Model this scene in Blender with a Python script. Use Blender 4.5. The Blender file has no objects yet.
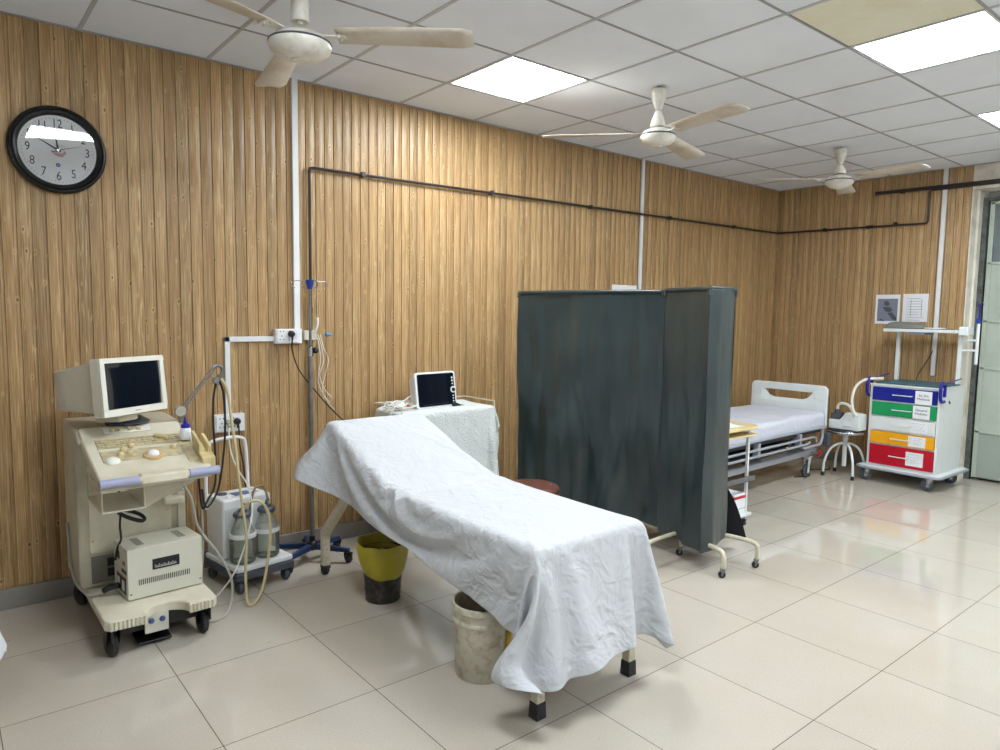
import bpy, bmesh, math, random
from mathutils import Vector, Matrix, Euler, noise
random.seed(7)
PI = math.pi
S = bpy.context.scene
C = S.collection

# ------------------------------------------------------------------ camera, world, exposure
CAM = Vector((0.6534, -4.2022, 1.5203)); FPX = 697.64
yaw, pitch, roll = math.radians(39.176), math.radians(-5.0753), math.radians(0.7848)
F = Vector((math.sin(yaw)*math.cos(pitch), math.cos(yaw)*math.cos(pitch), math.sin(pitch)))
R0 = Vector((math.cos(yaw), -math.sin(yaw), 0)); U0 = R0.cross(F)
R = math.cos(roll)*R0 + math.sin(roll)*U0; U = -math.sin(roll)*R0 + math.cos(roll)*U0
cd = bpy.data.cameras.new('camera'); cam = bpy.data.objects.new('camera', cd); C.objects.link(cam)
cam.matrix_world = Matrix(((R.x, U.x, -F.x, CAM.x), (R.y, U.y, -F.y, CAM.y), (R.z, U.z, -F.z, CAM.z), (0, 0, 0, 1)))
cd.sensor_fit = 'HORIZONTAL'; cd.sensor_width = 36; cd.lens = FPX*36/1000; cd.clip_start = 0.05; cd.clip_end = 60
S.camera = cam
w = bpy.data.worlds.new('world'); S.world = w; w.use_nodes = True
w.node_tree.nodes['Background'].inputs[0].default_value = (0.75, 0.85, 1, 1)
w.node_tree.nodes['Background'].inputs[1].default_value = 0.4
S.view_settings.view_transform = 'Standard'; S.view_settings.look = 'None'
S.view_settings.gamma = 1; S.view_settings.exposure = 0.12; S.view_settings.use_curve_mapping = False
PANEL_STRENGTH = 40.0                       # the LED ceiling panels light the room

H, XR = 2.912, 8.059
XL, YB = -1.25, -6.3                       # the walls behind and left of the camera
GX, GS, RY = 1.2993, 0.62095, 0.61674       # ceiling grid origin, column pitch, row pitch
ROWS = [0, .5703, 1.187, 1.8075, 2.4196, 3.036, 3.653, 4.27, 4.886, 5.503, 6.12, 6.3]
LIGHTS = [(3, 1), (5, 4), (8, 4), (0, 4), (2, 8), (6, 8)]  # the last two are added, unseen behind the camera, to light the room

# ------------------------------------------------------------------ helpers
def srgb(r, g, b):
    f = lambda c: c/12.92 if c <= .04045 else ((c+.055)/1.055)**2.4
    return (f(r/255), f(g/255), f(b/255), 1)

class N:
    def __init__(s, name):
        s.m = bpy.data.materials.new(name); s.m.use_nodes = True; s.t = s.m.node_tree; s.n = s.t.nodes; s.l = s.t.links
        s.b = s.n['Principled BSDF']
    def add(s, kind, **kw):
        nd = s.n.new(kind)
        for k, v in kw.items():
            if k.startswith('i_'):
                key = k[2:]; key = int(key) if key.isdigit() else key.replace('_', ' ')
                nd.inputs[key].default_value = v
            else: setattr(nd, k, v)
        return nd
    def link(s, a, b): s.l.new(a, b)
    def math(s, op, a, b=None, c=None):
        nd = s.n.new('ShaderNodeMath'); nd.operation = op
        for i, x in enumerate((a, b, c)):
            if x is None: continue
            if isinstance(x, (int, float)): nd.inputs[i].default_value = x
            else: s.link(x, nd.inputs[i])
        return nd.outputs[0]
    def mix(s, f, a, b, mode='MIX'):
        nd = s.n.new('ShaderNodeMix'); nd.data_type = 'RGBA'; nd.blend_type = mode
        for i, x in ((0, f), (6, a), (7, b)):
            if isinstance(x, (int, float)): nd.inputs[i].default_value = x
            elif isinstance(x, tuple): nd.inputs[i].default_value = x
            else: s.link(x, nd.inputs[i])
        return nd.outputs[2]
    def ramp(s, x, stops):
        nd = s.n.new('ShaderNodeValToRGB'); cr = nd.color_ramp
        while len(cr.elements) < len(stops): cr.elements.new(0.5)
        for e, (p, c) in zip(cr.elements, stops):
            e.position = p; e.color = c if isinstance(c, tuple) else (c, c, c, 1)
        s.link(x, nd.inputs[0]); return nd.outputs[0]
    def coords(s, scale=(1, 1, 1), kind='Object'):
        tc = s.n.new('ShaderNodeTexCoord'); mp = s.n.new('ShaderNodeMapping'); mp.inputs['Scale'].default_value = scale
        s.link(tc.outputs[kind], mp.inputs[0]); return mp.outputs[0]
    def noise(s, vec, scale, detail=3, rough=.5):
        nd = s.n.new('ShaderNodeTexNoise'); nd.inputs['Scale'].default_value = scale
        nd.inputs['Detail'].default_value = detail; nd.inputs['Roughness'].default_value = rough
        s.link(vec, nd.inputs['Vector']); return nd.outputs[0]
    def bump(s, h, strength=.3, dist=.01):
        nd = s.n.new('ShaderNodeBump'); nd.inputs['Strength'].default_value = strength; nd.inputs['Distance'].default_value = dist
        s.link(h, nd.inputs['Height']); s.link(nd.outputs[0], s.b.inputs['Normal'])

def mat(name, col, rough=.5, metal=0, dirt=None, dirt_scale=12, dirt_amt=.35, spec=.5, bump=0, bump_scale=60, coat=0):
    n = N(name); b = n.b
    b.inputs['Roughness'].default_value = rough; b.inputs['Metallic'].default_value = metal
    b.inputs['Specular IOR Level'].default_value = spec; b.inputs['Coat Weight'].default_value = coat
    c = srgb(*col); v = n.coords()
    nz = n.noise(v, dirt_scale, 4, .6)
    if dirt is None: dc = tuple(x*.88 for x in c[:3])+(1,)
    else: dc = srgb(*dirt)
    f = n.ramp(nz, [(.45, 0.0), (.75, dirt_amt)])
    n.link(n.mix(f, c, dc), b.inputs['Base Color'])
    if bump: n.bump(n.noise(v, bump_scale, 3), bump, .002)
    return n.m

class MB:
    def __init__(s): s.bm = bmesh.new()
    def _add(s, vs, M=None):
        return [s.bm.verts.new(M @ Vector(v) if M else Vector(v)) for v in vs]
    def box(s, x0, x1, y0, y1, z0, z1, M=None):
        v = s._add([(x, y, z) for z in (z0, z1) for y in (y0, y1) for x in (x0, x1)], M)
        for f in ((0, 2, 3, 1), (4, 5, 7, 6), (0, 1, 5, 4), (2, 6, 7, 3), (0, 4, 6, 2), (1, 3, 7, 5)): s.bm.faces.new([v[i] for i in f])
        return s
    def cbox(s, c, size, rot=(0, 0, 0)):
        M = Matrix.Translation(c) @ Euler(rot).to_matrix().to_4x4(); a, b, d = (x/2 for x in size)
        return s.box(-a, a, -b, b, -d, d, M)
    def hexa(s, pts):      # 8 points: bottom 4 ccw, top 4 ccw
        v = s._add(pts)
        for f in ((3, 2, 1, 0), (4, 5, 6, 7), (0, 1, 5, 4), (1, 2, 6, 5), (2, 3, 7, 6), (3, 0, 4, 7)): s.bm.faces.new([v[i] for i in f])
        return s
    def tube(s, pts, r, seg=8, sm=0, close=False, rs=None):
        pts = [Vector(p) for p in pts]
        if sm:
            P = pts; out = []; n = len(P); rng = n if close else n-1
            for i in range(rng):
                a = P[(i-1) % n] if (close or i > 0) else P[0]*2-P[1]
                b, c = P[i], P[(i+1) % n]
                d = P[(i+2) % n] if (close or i+2 < n) else P[-1]*2-P[-2]
                for k in range(sm):
                    t = k/sm
                    out.append(.5*((2*b)+(c-a)*t+(2*a-5*b+4*c-d)*t*t+(3*b-a-3*c+d)*t**3))
            if not close: out.append(P[-1])
            pts = out
        n = len(pts); rings = []
        t0 = (pts[1]-pts[0]).normalized(); up = Vector((0, 0, 1)) if abs(t0.z) < .9 else Vector((1, 0, 0))
        nrm = t0.cross(up).normalized()
        for i, p in enumerate(pts):
            if close: t = (pts[(i+1) % n]-pts[i-1])
            else: t = pts[min(i+1, n-1)]-pts[max(i-1, 0)]
            t.normalize(); nrm = (nrm-t*nrm.dot(t))
            if nrm.length < 1e-6: nrm = t.orthogonal()
            nrm.normalize(); bi = t.cross(nrm); rr = rs[i] if rs and i < len(rs) else r
            rings.append([s.bm.verts.new(p+(nrm*math.cos(2*PI*k/seg)+bi*math.sin(2*PI*k/seg))*rr) for k in range(seg)])
        for i in range(n if close else n-1):
            a, b = rings[i], rings[(i+1) % n]
            for k in range(seg): s.bm.faces.new((a[k], a[(k+1) % seg], b[(k+1) % seg], b[k]))
        if not close:
            s.bm.faces.new(rings[0][::-1]); s.bm.faces.new(rings[-1])
        return s
    def cyl(s, a, b, r, seg=20): return s.tube([a, b], r, seg)
    def lathe(s, prof, c=(0, 0, 0), seg=28, M=None, sx=1, sy=1):
        c = Vector(c); rings = []
        for r, z in prof:
            if r < 1e-5:
                p = Vector((0, 0, z)); p = M @ p if M else p; rings.append([s.bm.verts.new(p+c)])
            else:
                rg = []
                for k in range(seg):
                    p = Vector((r*math.cos(2*PI*k/seg)*sx, r*math.sin(2*PI*k/seg)*sy, z)); p = M @ p if M else p
                    rg.append(s.bm.verts.new(p+c))
                rings.append(rg)
        for a, b in zip(rings, rings[1:]):
            for k in range(seg):
                k2 = (k+1) % seg
                if len(a) == 1 and len(b) == 1: break
                if len(a) == 1: s.bm.faces.new((a[0], b[k2], b[k]))
                elif len(b) == 1: s.bm.faces.new((a[k], a[k2], b[0]))
                else: s.bm.faces.new((a[k], a[k2], b[k2], b[k]))
        for rg, rev in ((rings[0], 1), (rings[-1], 0)):
            if len(rg) > 1 and prof[0] != prof[-1]: s.bm.faces.new(rg[::-1] if rev else rg)
        return s
    def prism(s, poly, z0, z1, M=None):
        a = s._add([(x, y, z0) for x, y in poly], M); b = s._add([(x, y, z1) for x, y in poly], M); n = len(poly)
        s.bm.faces.new(a[::-1]); s.bm.faces.new(b)
        for i in range(n): s.bm.faces.new((a[i], a[(i+1) % n], b[(i+1) % n], b[i]))
        return s
    def grid(s, pts):      # pts[i][j]
        v = [[s.bm.verts.new(p) for p in row] for row in pts]
        for i in range(len(v)-1):
            for j in range(len(v[0])-1): s.bm.faces.new((v[i][j], v[i+1][j], v[i+1][j+1], v[i][j+1]))
        return s
    def build(s, name, m, parent=None, bevel=0, ang=35, seg=2, solid=0, sub=0, recalc=True):
        if recalc: bmesh.ops.recalc_face_normals(s.bm, faces=s.bm.faces)
        me = bpy.data.meshes.new(name); s.bm.to_mesh(me); s.bm.free()
        me.materials.append(m)
        for p in me.polygons: p.use_smooth = True
        me.set_sharp_from_angle(angle=math.radians(ang))
        o = bpy.data.objects.new(name, me); C.objects.link(o)
        if parent: o.parent = parent
        if solid:
            md = o.modifiers.new('thick', 'SOLIDIFY'); md.thickness = solid; md.offset = 0
        if bevel:
            md = o.modifiers.new('bevel', 'BEVEL'); md.width = bevel; md.segments = seg; md.limit_method = 'ANGLE'; md.angle_limit = math.radians(40); md.harden_normals = True
        if sub:
            md = o.modifiers.new('sub', 'SUBSURF'); md.levels = sub; md.render_levels = sub
        return o

def tag(o, label, cat, group=None):
    o['label'] = label; o['category'] = cat
    if group: o['group'] = group
    return o
def thing(name, label, cat, loc=(0, 0, 0), rz=0, group=None):
    o = bpy.data.objects.new(name, None); C.objects.link(o); o.location = loc; o.rotation_euler = (0, 0, rz)
    o.empty_display_size = .05
    return tag(o, label, cat, group)
def struct(o): o['kind'] = 'structure'; return o
def copy_tree(o, parent=None):
    c = o.copy(); C.objects.link(c); c.parent = parent
    for ch in [x for x in o.children]: copy_tree(ch, c)
    return c
def rrect(w_, h_, r, n=5, cx=0, cy=0):
    out = []
    for (sx, sy, a0) in ((1, 1, 0), (-1, 1, 90), (-1, -1, 180), (1, -1, 270)):
        for k in range(n+1):
            a = math.radians(a0+90*k/n); out.append((cx+sx*(w_/2-r)+r*math.cos(a), cy+sy*(h_/2-r)+r*math.sin(a)))
    return out
def text(body, size, m, parent, loc, rot, name='lettering', ext=.0006, align='CENTER'):
    cu = bpy.data.curves.new('t', 'FONT'); cu.body = body; cu.size = size; cu.extrude = ext; cu.align_x = align; cu.align_y = 'CENTER'
    cu.resolution_u = 3
    o = bpy.data.objects.new('t', cu); C.objects.link(o)
    bpy.context.view_layer.update(); dg = bpy.context.evaluated_depsgraph_get()
    me = bpy.data.meshes.new_from_object(o.evaluated_get(dg)); bpy.data.objects.remove(o); bpy.data.curves.remove(cu)
    me.name = name; me.materials.clear(); me.materials.append(m)
    t = bpy.data.objects.new(name, me); C.objects.link(t); t.parent = parent; t.location = loc; t.rotation_euler = rot
    return t
def scribble(mb, x0, x1, z, h, M, rnd, th=.0016):     # one line of handwriting as a thin raised stroke
    x = x0
    while x < x1:
        L = rnd.uniform(.012, .03); pts = []
        n = int(L/.003)+2
        for i in range(n): pts.append(M @ Vector((min(x+L*i/n, x1), 0, z+(h*.5 if i % 2 else -h*.5)*rnd.uniform(.3, 1))))
        mb.tube(pts, th/2, 4); x += L+.007
    return mb

# ------------------------------------------------------------------ materials
def wood_wall():
    n = N('wood_panel'); b = n.b
    tc = n.n.new('ShaderNodeTexCoord'); sp = n.add('ShaderNodeSeparateXYZ'); n.link(tc.outputs['Object'], sp.inputs[0])
    u = n.math('SUBTRACT', sp.outputs[0], sp.outputs[1]); z = sp.outputs[2]
    fl = n.math('FLOOR', n.math('MULTIPLY', u, 16.0))
    wn = n.add('ShaderNodeTexWhiteNoise', noise_dimensions='1D'); n.link(n.math('MODULO', fl, 16.0), wn.inputs['W'])
    cv = n.add('ShaderNodeCombineXYZ'); n.link(u, cv.inputs[0]); n.link(z, cv.inputs[2]); n.link(n.math('MULTIPLY', wn.outputs[0], 7.3), cv.inputs[1])
    mp = n.add('ShaderNodeMapping'); mp.inputs['Scale'].default_value = (60, 3, 1.6); n.link(cv.outputs[0], mp.inputs[0])
    grain = n.noise(mp.outputs[0], 3.0, 5, .65)
    mp2 = n.add('ShaderNodeMapping'); mp2.inputs['Scale'].default_value = (9, 1, .5); n.link(cv.outputs[0], mp2.inputs[0])
    broad = n.noise(mp2.outputs[0], 2.0, 3, .5)
    c = n.ramp(grain, [(.3, srgb(142, 108, 66)), (.5, srgb(182, 148, 102)), (.7, srgb(214, 186, 140))])
    c = n.mix(n.ramp(broad, [(.35, 0.0), (.65, .45)]), c, srgb(152, 114, 74), 'MIX')
    pl = n.ramp(wn.outputs[0], [(0, 0.74), (1, 1.06)])
    c = n.mix(1.0, c, pl, 'MULTIPLY')
    # flute shade and highlight put into the colour: thin dark lines and a pale edge, one flute in four with wavy pale grain
    fu = n.math('FRACT', n.math('MULTIPLY', u, 16.0))
    dl = n.math('LESS_THAN', n.math('ABSOLUTE', n.math('SUBTRACT', fu, .78)), .022); c = n.mix(n.math('MULTIPLY', dl, .45), c, srgb(104, 74, 46))
    hl = n.math('LESS_THAN', n.math('ABSOLUTE', n.math('SUBTRACT', fu, .10)), .035); c = n.mix(n.math('MULTIPLY', hl, .40), c, srgb(226, 200, 158))
    gv = n.math('LESS_THAN', n.math('MINIMUM', fu, n.math('SUBTRACT', 1.0, fu)), .030); c = n.mix(n.math('MULTIPLY', gv, .36), c, srgb(92, 62, 36))
    q4 = n.math('LESS_THAN', n.math('MODULO', n.math('ADD', fl, 400.0), 4.0), .5)
    wv = n.noise(mp.outputs[0], .8, 2, .5)
    wl = n.ramp(n.math('FRACT', n.math('MULTIPLY', wv, 9.0)), [(.35, 0.0), (.5, 1.0), (.65, 0.0)])
    c = n.mix(n.math('MULTIPLY', n.math('MULTIPLY', q4, wl), .5), c, srgb(228, 200, 150))
    # knots: sparse dark spots and a pale streak round them
    mp3 = n.add('ShaderNodeMapping'); mp3.inputs['Scale'].default_value = (1, 1, .45); n.link(cv.outputs[0], mp3.inputs[0])
    vo = n.add('ShaderNodeTexVoronoi', i_Scale=24.0); n.link(mp3.outputs[0], vo.inputs['Vector'])
    kn = n.ramp(vo.outputs['Distance'], [(.07, 1.0), (.13, 0.0)])
    sepc = n.add('ShaderNodeSeparateColor'); n.link(vo.outputs['Color'], sepc.inputs[0]); sparse = n.ramp(sepc.outputs[0], [(.56, 0.0), (.58, 1.0)])
    k = n.mix(1.0, kn, sparse, 'MULTIPLY')
    halo = n.mix(1.0, n.ramp(vo.outputs['Distance'], [(.14, 1.0), (.26, 0.0)]), sparse, 'MULTIPLY')
    c = n.mix(n.math('MULTIPLY', halo, .35), c, srgb(222, 194, 140))
    c = n.mix(n.math('MULTIPLY', k, .85), c, srgb(84, 54, 28))
    n.link(c, b.inputs['Base Color']); b.inputs['Roughness'].default_value = .36; b.inputs['Specular IOR Level'].default_value = .45
    return n.m
def floor_mat():
    n = N('floor_tile'); b = n.b; T = .6
    tc = n.n.new('ShaderNodeTexCoord'); sp = n.add('ShaderNodeSeparateXYZ'); n.link(tc.outputs['Object'], sp.inputs[0])
    def line(co, off):
        m_ = n.math('MODULO', n.math('ADD', n.math('SUBTRACT', co, off), 600*T), T)
        return n.math('LESS_THAN', n.math('MINIMUM', m_, n.math('SUBTRACT', T, m_)), .0017)
    g = n.math('MAXIMUM', line(sp.outputs[0], 1.3791), line(sp.outputs[1], -1.2115))
    # each tile a touch different
    fx = n.math('FLOOR', n.math('DIVIDE', n.math('SUBTRACT', sp.outputs[0], 1.3791), T)); fy = n.math('FLOOR', n.math('DIVIDE', n.math('ADD', sp.outputs[1], 1.2115), T))
    cv = n.add('ShaderNodeCombineXYZ'); n.link(fx, cv.inputs[0]); n.link(fy, cv.inputs[1])
    wn = n.add('ShaderNodeTexWhiteNoise', noise_dimensions='3D'); n.link(cv.outputs[0], wn.inputs['Vector'])
    v = n.coords()
    c = n.mix(n.ramp(n.noise(v, 140, 3, .7), [(.4, 0.0), (.62, 1.0)]), srgb(197, 190, 178), srgb(189, 181, 168))
    c = n.mix(n.ramp(n.noise(v, 2.2, 3, .6), [(.4, 0.0), (.75, .5)]), c, srgb(184, 175, 160))
    c = n.mix(1.0, c, n.ramp(wn.outputs[0], [(0, .96), (1, 1.03)]), 'MULTIPLY')
    # scuffs and specks of dirt
    sc = n.ramp(n.noise(n.coords((1, 4, 1)), 9, 5, .75), [(.66, 0.0), (.74, .22)])
    c = n.mix(sc, c, srgb(150, 138, 120))
    vo = n.add('ShaderNodeTexVoronoi', i_Scale=5.0); n.link(v, vo.inputs['Vector'])
    c = n.mix(n.math('MULTIPLY', n.ramp(vo.outputs['Distance'], [(.012, 1.0), (.03, 0.0)]), .6), c, srgb(90, 80, 70))
    c = n.mix(n.math('MULTIPLY', g, .85), c, srgb(78, 66, 56))
    n.link(c, b.inputs['Base Color'])
    n.link(n.ramp(n.noise(v, 6, 4, .6), [(.3, .015), (.8, .045)]), b.inputs['Roughness'])
    b.inputs['Specular IOR Level'].default_value = .7
    n.bump(g, -.6, .002)
    return n.m
def cloth_mat(name, col, rough=.85, wr=.5, weave=False, dirt=0):
    n = N(name); b = n.b; v = n.coords()
    c = srgb(*col)
    if dirt: n.link(n.mix(n.ramp(n.noise(v, 5, 5, .7), [(.55, 0.0), (.72, dirt)]), c, srgb(190, 186, 168)), b.inputs['Base Color'])
    else: b.inputs['Base Color'].default_value = c
    b.inputs['Roughness'].default_value = rough; b.inputs['Specular IOR Level'].default_value = .25
    b.inputs['Sheen Weight'].default_value = .15
    # crumples: warped ridges
    w1 = n.noise(v, 2.2, 2); vv = n.add('ShaderNodeVectorMath', operation='ADD'); nz = n.add('ShaderNodeTexNoise', i_Scale=4.0); n.link(v, nz.inputs['Vector'])
    n.link(v, vv.inputs[0]); sc = n.add('ShaderNodeVectorMath', operation='SCALE'); sc.inputs['Scale'].default_value = .22
    n.link(nz.outputs['Color'], sc.inputs[0]); n.link(sc.outputs[0], vv.inputs[1])
    def ridge(scale, det): 
        a = n.noise(vv.outputs[0], scale, det, .55); return n.math('ABSOLUTE', n.math('SUBTRACT', a, .5))
    h = n.math('ADD', n.math('MULTIPLY', ridge(5.5, 3), 1.0), n.math('MULTIPLY', ridge(14, 2), .45))
    if weave: h = n.math('ADD', h, n.math('MULTIPLY', n.noise(v, 90, 2), .35))
    n.bump(n.math('MULTIPLY', h, -1), wr, .05)
    return n.m

M = {}
M['wood'] = wood_wall(); M['floor'] = floor_mat()
M['sheet'] = cloth_mat('white_sheet', (198, 201, 206), wr=.6)
M['bedsheet'] = cloth_mat('bed_sheet', (208, 211, 224), wr=.5)
M['towel'] = cloth_mat('trolley_cloth', (218, 224, 222), wr=.7, weave=True, dirt=.3)
M['curtain'] = None
M['ceiling'] = mat('ceiling_tile', (232, 237, 246), .9, dirt=(220, 224, 232), dirt_scale=2, dirt_amt=.6, bump=.25, bump_scale=220)
M['tile_stained'] = mat('stained_tile', (230, 226, 206), .9, dirt=(216, 210, 184), dirt_scale=3, dirt_amt=.8)
M['tbar'] = mat('ceiling_bar', (160, 160, 163), .45, dirt=(120, 118, 116), dirt_scale=3, dirt_amt=.5)
M['plaster'] = mat('plaster', (226, 222, 210), .9, dirt=(178, 168, 146), dirt_scale=6, dirt_amt=.7, bump=.5, bump_scale=18)
M['paint'] = mat('wall_paint', (226, 226, 224), .8)
M['skirt'] = mat('grey_skirting', (142, 137, 130), .35, dirt=(112, 106, 100), dirt_scale=5)
M['white_pl'] = mat('white_plastic', (228, 230, 232), .4)
M['cream'] = mat('cream_plastic', (214, 209, 190), .42, dirt=(178, 166, 132), dirt_scale=5, dirt_amt=.6)
M['cream_dk'] = mat('cream_shell', (196, 190, 170), .5, dirt=(160, 150, 120), dirt_scale=6, dirt_amt=.7)
M['crt'] = mat('monitor_shell', (212, 207, 190), .45, dirt=(190, 182, 160), dirt_scale=5, dirt_amt=.5)
M['crt_face'] = mat('monitor_bezel', (228, 227, 216), .4)
M['yellowed'] = mat('yellowed_plastic', (204, 188, 138), .45, dirt=(160, 130, 72), dirt_scale=14, dirt_amt=.8)
M['keys'] = mat('yellowed_keys', (208, 190, 142), .4)
M['lilac'] = mat('lilac_grip', (158, 162, 190), .45)
M['black'] = mat('black_plastic', (22, 23, 26), .4)
M['rubber'] = mat('black_rubber', (28, 29, 33), .6, dirt=(80, 78, 75), dirt_scale=20, dirt_amt=.4)
M['rub_grey'] = mat('grey_rubber', (70, 76, 86), .55)
M['darkgrey'] = mat('dark_grey_plastic', (74, 80, 92), .45)
M['steel'] = mat('steel', (180, 182, 186), .25, metal=1)
M['steel_dull'] = mat('dull_steel', (140, 142, 146), .4, metal=.9, dirt=(90, 86, 80), dirt_scale=14, dirt_amt=.6)
M['screen'] = mat('dark_glass', (9, 15, 26), .08, coat=.6)
M['stab'] = mat('beige_metal', (206, 205, 190), .45, dirt=(188, 186, 170), dirt_scale=5)
M['under'] = mat('undercarriage_grey', (66, 66, 66), .6)
M['stab_dk'] = mat('vent_grey', (120, 118, 108), .6)
M['legpaint'] = mat('chipped_cream_paint', (208, 200, 178), .5, dirt=(150, 124, 92), dirt_scale=60, dirt_amt=.5)
M['framepaint'] = mat('ivory_tube_paint', (210, 204, 184), .4, dirt=(170, 158, 130), dirt_scale=40, dirt_amt=.5)
M['blue'] = mat('blue_plastic', (18, 60, 150), .35)
M['navy'] = mat('navy_drawer', (12, 26, 140), .3)
M['green'] = mat('green_drawer', (20, 150, 88), .3)
M['whitedr'] = mat('white_drawer', (222, 226, 226), .3)
M['amber'] = mat('amber_drawer', (240, 170, 22), .3)
M['red'] = mat('red_drawer', (188, 14, 40), .3)
M['paper'] = mat('paper', (232, 234, 238), .8)
M['ink'] = mat('blue_ink', (40, 52, 96), .7)
M['inkgrey'] = mat('grey_print', (125, 132, 148), .8)
M['basepaint'] = mat('blue_metal', (26, 54, 100), .35, dirt=(20, 30, 50), dirt_scale=18, dirt_amt=.8)
M['bag_yellow'] = mat('yellow_bin_bag', (166, 154, 34), .38, dirt=(150, 138, 16), dirt_scale=7, dirt_amt=.7, bump=.9, bump_scale=25)
M['bucket_bk'] = mat('black_bucket', (24, 23, 24), .5, dirt=(100, 88, 76), dirt_scale=26, dirt_amt=.6)
M['bucket_wh'] = mat('dirty_white_bucket', (204, 200, 182), .5, dirt=(150, 132, 104), dirt_scale=24, dirt_amt=.9)
M['label_y'] = mat('yellow_label', (206, 170, 20), .5, dirt=(160, 128, 14), dirt_scale=20)
M['leather'] = mat('brown_vinyl', (102, 64, 54), .32, dirt=(80, 48, 42), dirt_scale=9, dirt_amt=.6, bump=.3, bump_scale=90)
M['pipe'] = mat('dark_pipe', (40, 34, 36), .4)
M['fan'] = mat('fan_enamel', (226, 223, 214), .35, dirt=(170, 158, 136), dirt_scale=14, dirt_amt=.6)
M['fan_blade'] = mat('dusty_fan_blade', (212, 204, 190), .5, dirt=(184, 168, 146), dirt_scale=8, dirt_amt=.8)
M['door'] = mat('grey_green_door', (176, 186, 174), .5, dirt=(150, 158, 146), dirt_scale=3, dirt_amt=.6)
M['door_low'] = mat('grey_door_panel', (158, 168, 158), .5)
M['door_frame'] = mat('rusty_door_frame', (92, 98, 94), .6, dirt=(52, 44, 38), dirt_scale=22, dirt_amt=1.0)
M['hosp'] = mat('hospital_white', (222, 228, 228), .38)
M['hospblue'] = mat('pale_blue_grey', (222, 230, 232), .42)
M['railgrey'] = mat('grey_rail', (160, 166, 176), .35)
M['bedunder'] = mat('bed_underside', (52, 56, 66), .6)
M['tan_hose'] = mat('tan_hose', (190, 176, 136), .4)
M['grey_cable'] = mat('grey_cable', (170, 168, 160), .5)
M['blk_cable'] = mat('black_cable', (20, 22, 24), .5)
M['white_cable'] = mat('white_cable', (225, 225, 220), .5)
M['mattop'] = mat('teal_mat', (62, 96, 108), .55, dirt=(40, 66, 78), dirt_scale=10, dirt_amt=.7)
M['greybag'] = mat('grey_fabric', (120, 122, 118), .85, bump=.6, bump_scale=60)
M['creamtop'] = mat('cream_laminate', (222, 205, 150), .4)
M['dialred'] = mat('red_plastic', (190, 30, 36), .4)
M['dark_cloth'] = mat('dark_fabric', (34, 36, 44), .85, dirt_scale=20)
M['nozzleblue'] = mat('nozzle_blue', (28, 28, 150), .35)
M['orange'] = mat('orange_connector', (220, 96, 40), .4)
def emit(name, col, s):
    n = N(name); n.b.inputs['Emission Color'].default_value = (*col, 1); n.b.inputs['Emission Strength'].default_value = s
    n.b.inputs['Base Color'].default_value = (.8, .8, .8, 1); return n.m
M['led'] = emit('led_panel', (.90, .96, 1.0), PANEL_STRENGTH)
def glass(name, col, rough=.05, alpha=None):
    n = N(name); n.b.inputs['Base Color'].default_value = srgb(*col); n.b.inputs['Roughness'].default_value = rough
    n.b.inputs['Transmission Weight'].default_value = 1; n.b.inputs['IOR'].default_value = 1.3; return n.m
M['frost'] = glass('frosted_pane', (220, 228, 232), .6)
def clear(name, col, a):
    n = N(name); n.b.inputs['Base Color'].default_value = srgb(*col); n.b.inputs['Alpha'].default_value = a; n.b.inputs['Roughness'].default_value = .1; return n.m
M['acrylic'] = clear('clear_acrylic', (215, 208, 185), .35); M['tray'] = clear('clear_tray', (222, 216, 196), .55)
def thin(name, tint, haze=0.0, hcol=(220, 226, 214), rough=.02, ior=1.5):
    n = N(name); n.n.remove(n.b); out = n.n['Material Output']
    tr = n.add('ShaderNodeBsdfTransparent'); tr.inputs[0].default_value = srgb(*tint)
    gl = n.add('ShaderNodeBsdfGlossy'); gl.inputs['Roughness'].default_value = rough
    base = tr.outputs[0]
    if haze:
        df = n.add('ShaderNodeBsdfDiffuse'); df.inputs[0].default_value = srgb(*hcol); tl = n.add('ShaderNodeBsdfTranslucent'); tl.inputs[0].default_value = srgb(*hcol)
        h1 = n.add('ShaderNodeMixShader', i_0=.5); n.link(df.outputs[0], h1.inputs[1]); n.link(tl.outputs[0], h1.inputs[2])
        h2 = n.add('ShaderNodeMixShader', i_0=haze); n.link(base, h2.inputs[1]); n.link(h1.outputs[0], h2.inputs[2]); base = h2.outputs[0]
    fr = n.add('ShaderNodeFresnel', i_IOR=ior); mx = n.add('ShaderNodeMixShader'); n.link(fr.outputs[0], mx.inputs[0]); n.link(base, mx.inputs[1]); n.link(gl.outputs[0], mx.inputs[2])
    n.link(mx.outputs[0], out.inputs[0]); return n.m
M['clockglass'] = thin('clock_glass', (255, 255, 255))
M['jar'] = thin('jar_glass', (250, 252, 248), .26, (240, 246, 230), .05)
def rex():
    n = N('green_rexine'); b = n.b; v = n.coords()
    c = n.mix(n.ramp(n.noise(v, 2.5, 3), [(.35, 0.0), (.7, 1.0)]), srgb(36, 49, 54), srgb(50, 64, 66))
    st = n.ramp(n.noise(n.coords((9, 9, .7)), 5, 5, .75), [(.62, 0.0), (.7, .2)])
    c = n.mix(st, c, srgb(104, 116, 108))
    n.link(c, b.inputs['Base Color']); b.inputs['Roughness'].default_value = .30; b.inputs['Specular IOR Level'].default_value = .7
    h = n.math('ADD', n.noise(n.coords((5, 5, 1.6)), 1.0, 3, .5), n.math('MULTIPLY', n.noise(n.coords((1, 1, .6)), 16, 3, .6), .10))
    n.bump(h, .35, .05); return n.m
M['curtain'] = rex()

# ------------------------------------------------------------------ the room
fl = MB().grid([[(x, y, 0) for y in (YB, 0.0)] for x in (XL, 8.5)]).build('floor', M['floor'], recalc=False); struct(fl)
for p in fl.data.polygons:
    if p.normal.z < 0: p.flip()

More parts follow.
